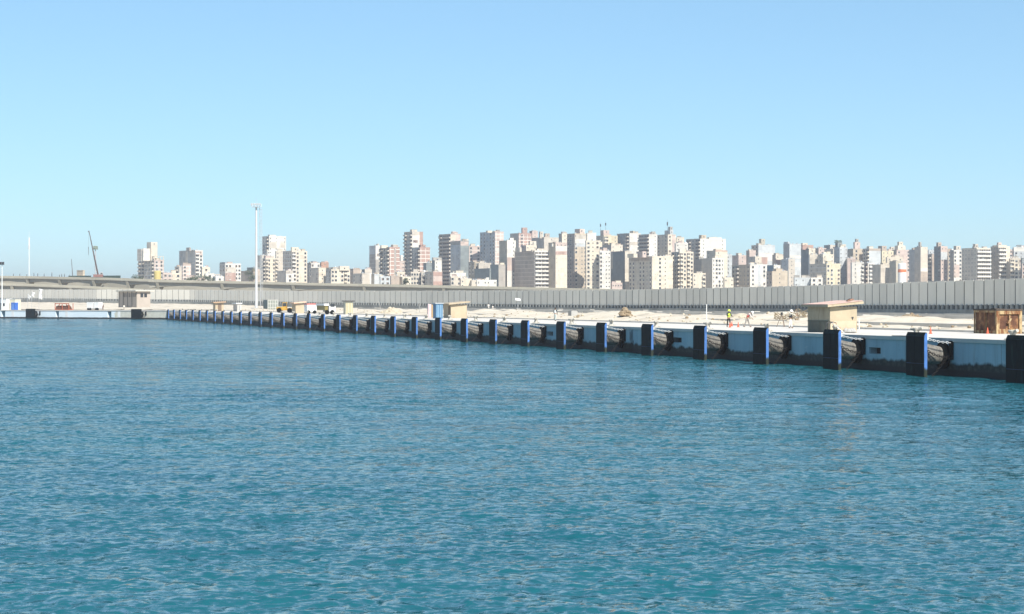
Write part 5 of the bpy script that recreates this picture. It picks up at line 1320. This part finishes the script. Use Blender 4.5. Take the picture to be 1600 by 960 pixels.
B('plain white wall block on the skyline behind the cream window block', 916, 917.5, 931.5, 364, 1560, 'W', 'W', '', '')
B('cream block with dense dark window rows beside the tan tower', 914.5, 916, 937, 376, 1450, 'C', 'C', '', 'wsw', (), ((926, 927, 938.5, 376, 'W'), (934, 935, 941, 386, 'C')))
B('bright white block with scattered small windows right of the cream window block', 936, 937, 954, 392, 1440, 'W', 'W', '', 'w.ss')
r_, Lr, Ll, H, Hb = B('yellow-cream skyline block carrying an antenna house', 931, 943.5, 965, 368, 1660, 'G', 'Y', 's.', 'b.s', (), ((938, 943, 952, 360, 'PK'),))
antenna(r_, -.4, 5.0, Hb + 3, 9); antenna(r_, 4.2, 4.0, Hb + 3, 10.5)
B('grey-beige stepped block behind the dark teal slab', 940, 955, 973, 382.5, 1600, 'DG', 'S', '', 's.s')
B('plain dark teal slab wall without windows, sunlit strip painted on one edge', 955, 976.5, 978, 392.5, 1470, 'TL', 'S', '', '', (('L', 955.1, 957, 392, 420, 'S'),))  # shade of the blank side and its sunlit corner put into the colours
B('tiny orange-pink house with laundry on its roof', 954.5, 956, 972.5, 442, 1380, 'RB', 'PK', '', 'ssss')
B('dark-sided tower with plain bright white front on the skyline', 964, 983.5, 1001, 364.5, 1660, 'BG', 'W', 'bsw', '', (('R', 983.6, 999, 378, 383, 'G'),), ((984, 989, 992, 361, 'T'),))
B('grey balcony tower with plain white end wall', 998, 1014, 1027, 366, 1620, 'G', 'W', 'BB', '.s', (), ((1017, 1019, 1024, 362, 'DG'),))
r_, Lr, Ll, H, Hb = B('beige windowed tower with canopy roof right of the tall antenna', 1026.5, 1043.5, 1056, 366.5, 1640, 'S', 'C', 'wsw', 'w.', (('R', 1050, 1055, 367, 400, 'PK'),), ((1033, 1047, 1052, 360, 'LB'), (1044, 1047, 1051, 354.5, 'DG')))
antenna(r_, .2, 1.0, Hb, (366 - 341) / F * 1640)
B('small cream skyline block behind two white ones', 1055, 1057, 1069, 371, 1700, 'BN', 'C', '', 's.')
B('small white block with tiny windows below the cream skyline block', 1054, 1056, 1075, 380, 1600, 'W', 'W', '', 's.s')
B('wide cream block with tan windowed side and dark top-floor openings', 976.5, 1019, 1051.5, 400.5, 1420, 'S', 'C', 'wsww.ww', '.ws.', (('L', 977, 1018, 402.5, 407.5, 'BN'),), ((990, 1004, 1010, 393, 'PK'), (978, 990, 996, 396.5, 'C')))
B('cream balcony block with tan side right of the wide cream block', 1049, 1062, 1083.5, 393.5, 1450, 'S', 'C', 'bwb', 'bwbw', (), ((1060, 1062, 1072, 389.5, 'C'),))
B('skyline tower with grey balconied side and plain bright white front', 1072, 1094, 1134, 373, 1660, 'G', 'W', 'BwB', 's..s', (), ((1092, 1096, 1103.5, 367.5, 'T'), (1105, 1108, 1128, 371, 'W')))
B('grey-green blank block with one vertical seam', 1082, 1097, 1099, 405, 1460, 'S', 'S', '', '', (('L', 1096.2, 1096.9, 405, 450, 'DG'),))
B('pale block with tan blank side and paired dark windows', 1096, 1113, 1131, 403.5, 1430, 'S', 'W', '', 'nwwn')
B('cream stepped upper block with thin red roof edge', 1104, 1118, 1136.5, 391.5, 1490, 'C', 'C', '.s', 's.', (('R', 1118, 1136.5, 391.4, 393, 'RB'),))
B('pale blue-grey block peeking out beside the paired-window block', 1130, 1132, 1144, 398, 1500, 'LB', 'LB', '', 's')
B('low cream house with open balconies on its end', 1081.5, 1083, 1102.5, 427, 1400, 'C', 'C', '', 's..b')
B('low cream-white house beside the tan windowed block', 1130, 1132, 1146, 434, 1390, 'C', 'C', '', 's.s')
# --- east cluster
B('pink-brown stepped block behind the tan and white windowed block', 1143, 1154, 1166, 399, 1560, 'PK', 'PK', 's.', 's')
B('tan windowed block with white sunlit front', 1143.5, 1172, 1198.5, 413.5, 1420, 'T', 'W', 'wnsbw', 'w.w', (('R', 1184, 1189, 414, 447, 'LB'),))
B('tan stair tower on the slope of the pink-brown blocks', 1166, 1171, 1181, 391.5, 1600, 'BN', 'PK', '', '')
B('skyline block with green roof tank, white band and brick patch', 1174, 1185, 1211, 383, 1620, 'G', 'LB', 'ww', '', (('R', 1185.1, 1211, 395.3, 402, 'W'), ('R', 1187, 1199, 402.3, 413, 'BR'), ('R', 1199.2, 1211, 402.3, 408, 'W')), ((1186, 1189.5, 1195.5, 373.5, 'OL'),))
B('grey-tan rough block below the green roof tank', 1169, 1180, 1187, 401, 1520, 'G', 'S', 's', 's')
B('brown block with brick patch beside the white band', 1209, 1212, 1225, 398, 1580, 'BN', 'S', '', 's.', (('R', 1212.1, 1219, 406, 413, 'BR'),))
B('small white house with teal blue roof box', 1198, 1209, 1217, 414.5, 1450, 'BL', 'W', '', 's')
B('tan plain low block with brown windowed side', 1197.5, 1206.5, 1230, 424, 1400, 'BN', 'T', 'ww', '.s.')
B('small cream-yellow house before the grey-blue glassy block', 1216, 1218, 1229.5, 423.5, 1430, 'Y', 'Y', '', 's')
B('glassy pale blue block with dark blue side and white bands', 1224, 1233.5, 1252.5, 381, 1560, 'BG', 'LB', '.', '', (('R', 1233.6, 1252, 399, 404, 'W'), ('R', 1240, 1252, 410, 417, 'W')), ((1224.5, 1231, 1233, 378, 'LB'),))
B('grey block under the glassy pale blue block', 1221, 1232, 1241, 405, 1510, 'LB', 'G', 's', 's')
B('dark teal-sided block with brick roof and stepped cream terraces', 1251.5, 1264, 1273, 388.5, 1520, 'TL', 'C', '', 's', (), ((1252, 1254, 1271, 383, 'BR'), (1253, 1254, 1262, 380, 'C')))
B('brown roof block over the stepped cream terraces', 1271, 1279, 1291, 388, 1620, 'BN', 'PK', '', 's.')
B('pale plain block with one window beside the stepped terraces', 1263, 1265, 1281, 398, 1500, 'LB', 'S', '', '.s')
B('skyline dark boxes block with teal flank', 1287.5, 1297, 1306, 383, 1680, 'TL', 'G', 's', '')
B('grey block with roof shrubs behind the tall pale blue block', 1288, 1302, 1316, 389, 1600, 'G', 'S', 's.s', 's')
r_, Lr, Ll, H, Hb = B('tall pale blue-grey block with scattered small windows', 1303, 1312, 1324, 386.5, 1510, 'LB', 'LB', 's.', 's.s', (), ((1305, 1309, 1316, 379, 'TL'), (1313, 1316, 1322, 382, 'S')))
mb = MB(); rr = random.Random(9)
for k in range(160):
    p = Vector((rr.uniform(-1, 5), rr.uniform(3, 7), H + 3.5 + rr.random() * 2.2)); a = Vector((rr.gauss(0, 1), rr.gauss(0, 1), rr.gauss(0, 1))).normalized(); b2 = a.orthogonal().normalized() * .35; e = a.cross(b2); mb.face([p - b2, p - e, p + b2, p + e])
mb.build('roof_shrub', paint('dusty foliage', (.075, .10, .05), .8, .35, .5), r_)
B('cream cluttered terrace block behind the yellow-cream block', 1278, 1286, 1303, 397.5, 1490, 'S', 'C', 's', 's.s', (), ((1284, 1287, 1296, 394, 'C'),))
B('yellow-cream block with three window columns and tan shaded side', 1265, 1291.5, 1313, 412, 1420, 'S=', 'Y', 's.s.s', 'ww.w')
B('low lavender-grey flat hall just above the wall', 1240, 1241.5, 1268, 434, 1370, 'LB', 'LB', '', 's.s.s')
B('low white house with dark strip windows joining the lavender hall', 1266, 1267.5, 1285.5, 434, 1365, 'W', 'W', '', 'ww', ())
B('olive-tan skyline block topped by a cream turret with a dark finial', 1324, 1333, 1353, 389, 1620, 'OL', 'T', 's.s', 'ww', (), ((1333.5, 1335.5, 1344, 378.5, 'PK'), (1337, 1338, 1341.5, 373.5, 'DG')))
B('white low-banded block with one window column near the tall pale blue block', 1329, 1331, 1350, 410, 1460, 'LB', 'W', '', '.s..b')
B('narrow pinkish block squeezed beside the white low-banded block', 1322, 1324, 1332, 404, 1500, 'S', 'PK', '', 's')
B('glassy blue-grey block under a broad dark cornice', 1348, 1358, 1376, 388.5, 1610, 'S', 'LB', 'bw', '', (('R', 1358.1, 1376, 388.3, 392, 'BN'),))
B('white corner block with stacked balconies under the glassy one', 1351, 1356, 1365, 411, 1480, 'BN', 'W', 'b', 'b')
B('grey-tan rough plain block before the silo', 1363, 1376, 1391, 413.5, 1440, 'S', 'G', '', '')
B('yellow-cream skyline block with dark window row and red roof box', 1375, 1378, 1396, 392, 1640, 'Y', 'Y', '', 'nnn', (), ((1372, 1378, 1385.5, 384.5, 'BN'),))
B('pink-cream stepped gable block, highest behind the silo', 1390, 1401, 1423, 390.5, 1660, 'T', 'PK', 's', 'w.w', (), ((1398, 1403, 1415, 384, 'C'), (1402, 1405, 1411, 378, 'C'), (1390, 1392, 1397.5, 386, 'G')))
B('cream cluttered terrace block between skyline and olive block', 1384, 1386, 1411, 402, 1520, 'S', 'C', '', 's.s')
B('plain olive-grey slab block standing against the white silo', 1390, 1400, 1405, 408, 1430, 'OL', 'OL', '', '')
B('blue-grey narrow slab left of the pale tower with a spire', 1420.5, 1429, 1431, 390, 1580, 'BG', 'BG', '', '')
B('pale cream tower with grey blank side and pointed stair spire', 1429, 1438.5, 1449.5, 386, 1500, 'G', 'S', '', '', (('R', 1438.6, 1449, 419, 424.5, 'W'), ('R', 1438.6, 1449.5, 424.7, 450, 'BN')), ((1435, 1437.3, 1439.5, 378.5, 'DG'),))
B('pale bluish skyline block right of the cream spire tower', 1449, 1451, 1462, 391, 1640, 'LB', 'LB', '', 'ss')
B('grey banded block between the spire tower and the brown tower', 1448.5, 1456, 1464, 397, 1530, 'G=', 'BN', 'b', 's')
B('dark teal and brown tower with a pale blue front panel', 1459.5, 1470, 1480.5, 385, 1510, 'TL', 'PK', 'ws', 'ss', (('R', 1470.1, 1480, 394, 406, 'LB'),), ((1463, 1466, 1471, 379, 'BN'),))
B('tan narrow block with two window columns next to the brown tower', 1479.5, 1481, 1490.5, 391, 1530, 'OL', 'T', '', 'ww')
B('narrow block with white upper half and pinkish lower half', 1488, 1490.5, 1502.5, 391, 1500, 'DG', 'W', '', 'w.w', (('R', 1490.6, 1499, 413.5, 433, 'PK'),), ((1490, 1494, 1501, 384.5, 'G'),))
B('broad tan block with many small windows and white balcony front', 1502.5, 1526, 1547.5, 387.5, 1450, 'S', 'C', 'sssss', 'BBB', (), ((1520, 1524, 1528.5, 381.5, 'G'),))
B('orange-tan sided block with cream strip-balcony front', 1548, 1560, 1578, 385, 1470, 'T', 'C', 'sss', 'BB.', (), ((1556, 1560, 1573, 383, 'C'), (1558, 1560, 1565, 379, 'PK')))
B('pink upper block glimpsed behind the orange-tan sided block', 1572, 1575, 1583, 390, 1600, 'PK', 'PK', '', 'w')
B('white-topped pale blue block with a leafy roof at the picture edge', 1582, 1584, 1607, 386.5, 1600, 'LB', 'LB', '', 'wsw', (('R', 1584.1, 1600, 386, 393, 'W'),), ((1586, 1589, 1596, 383, 'TL'),))
B('cream-pink low block with three window columns near the picture edge', 1576.5, 1578.5, 1598, 404, 1460, 'C', 'C', '', 'bww', (('R', 1594, 1598, 410, 436, 'PK'),))
B('teal over pinkish low block cut by the picture edge', 1595, 1597, 1616, 403, 1440, 'TL', 'PK', '', 'w.w', (('R', 1597.1, 1616, 403, 412, 'TL'),))

# ------------------------------------------------------------------ air
if HAZE > 0:
    mb = MB(); mb.box(-2600, 4100, -200, 6600, -4.5, 90)
    m = bpy.data.materials.new('air'); m.use_nodes = True; nt = m.node_tree; nt.nodes.clear()
    o = nt.nodes.new('ShaderNodeOutputMaterial'); v = nt.nodes.new('ShaderNodeVolumePrincipled')
    v.inputs['Color'].default_value = (.96, .95, 1.0, 1); v.inputs['Density'].default_value = HAZE; v.inputs['Anisotropy'].default_value = 0.25
    nt.links.new(v.outputs[0], o.inputs['Volume'])
    hz = mb.build('haze', m); tag(hz, 'thin pale coastal haze over the harbour and city', 'haze', None, 'stuff')
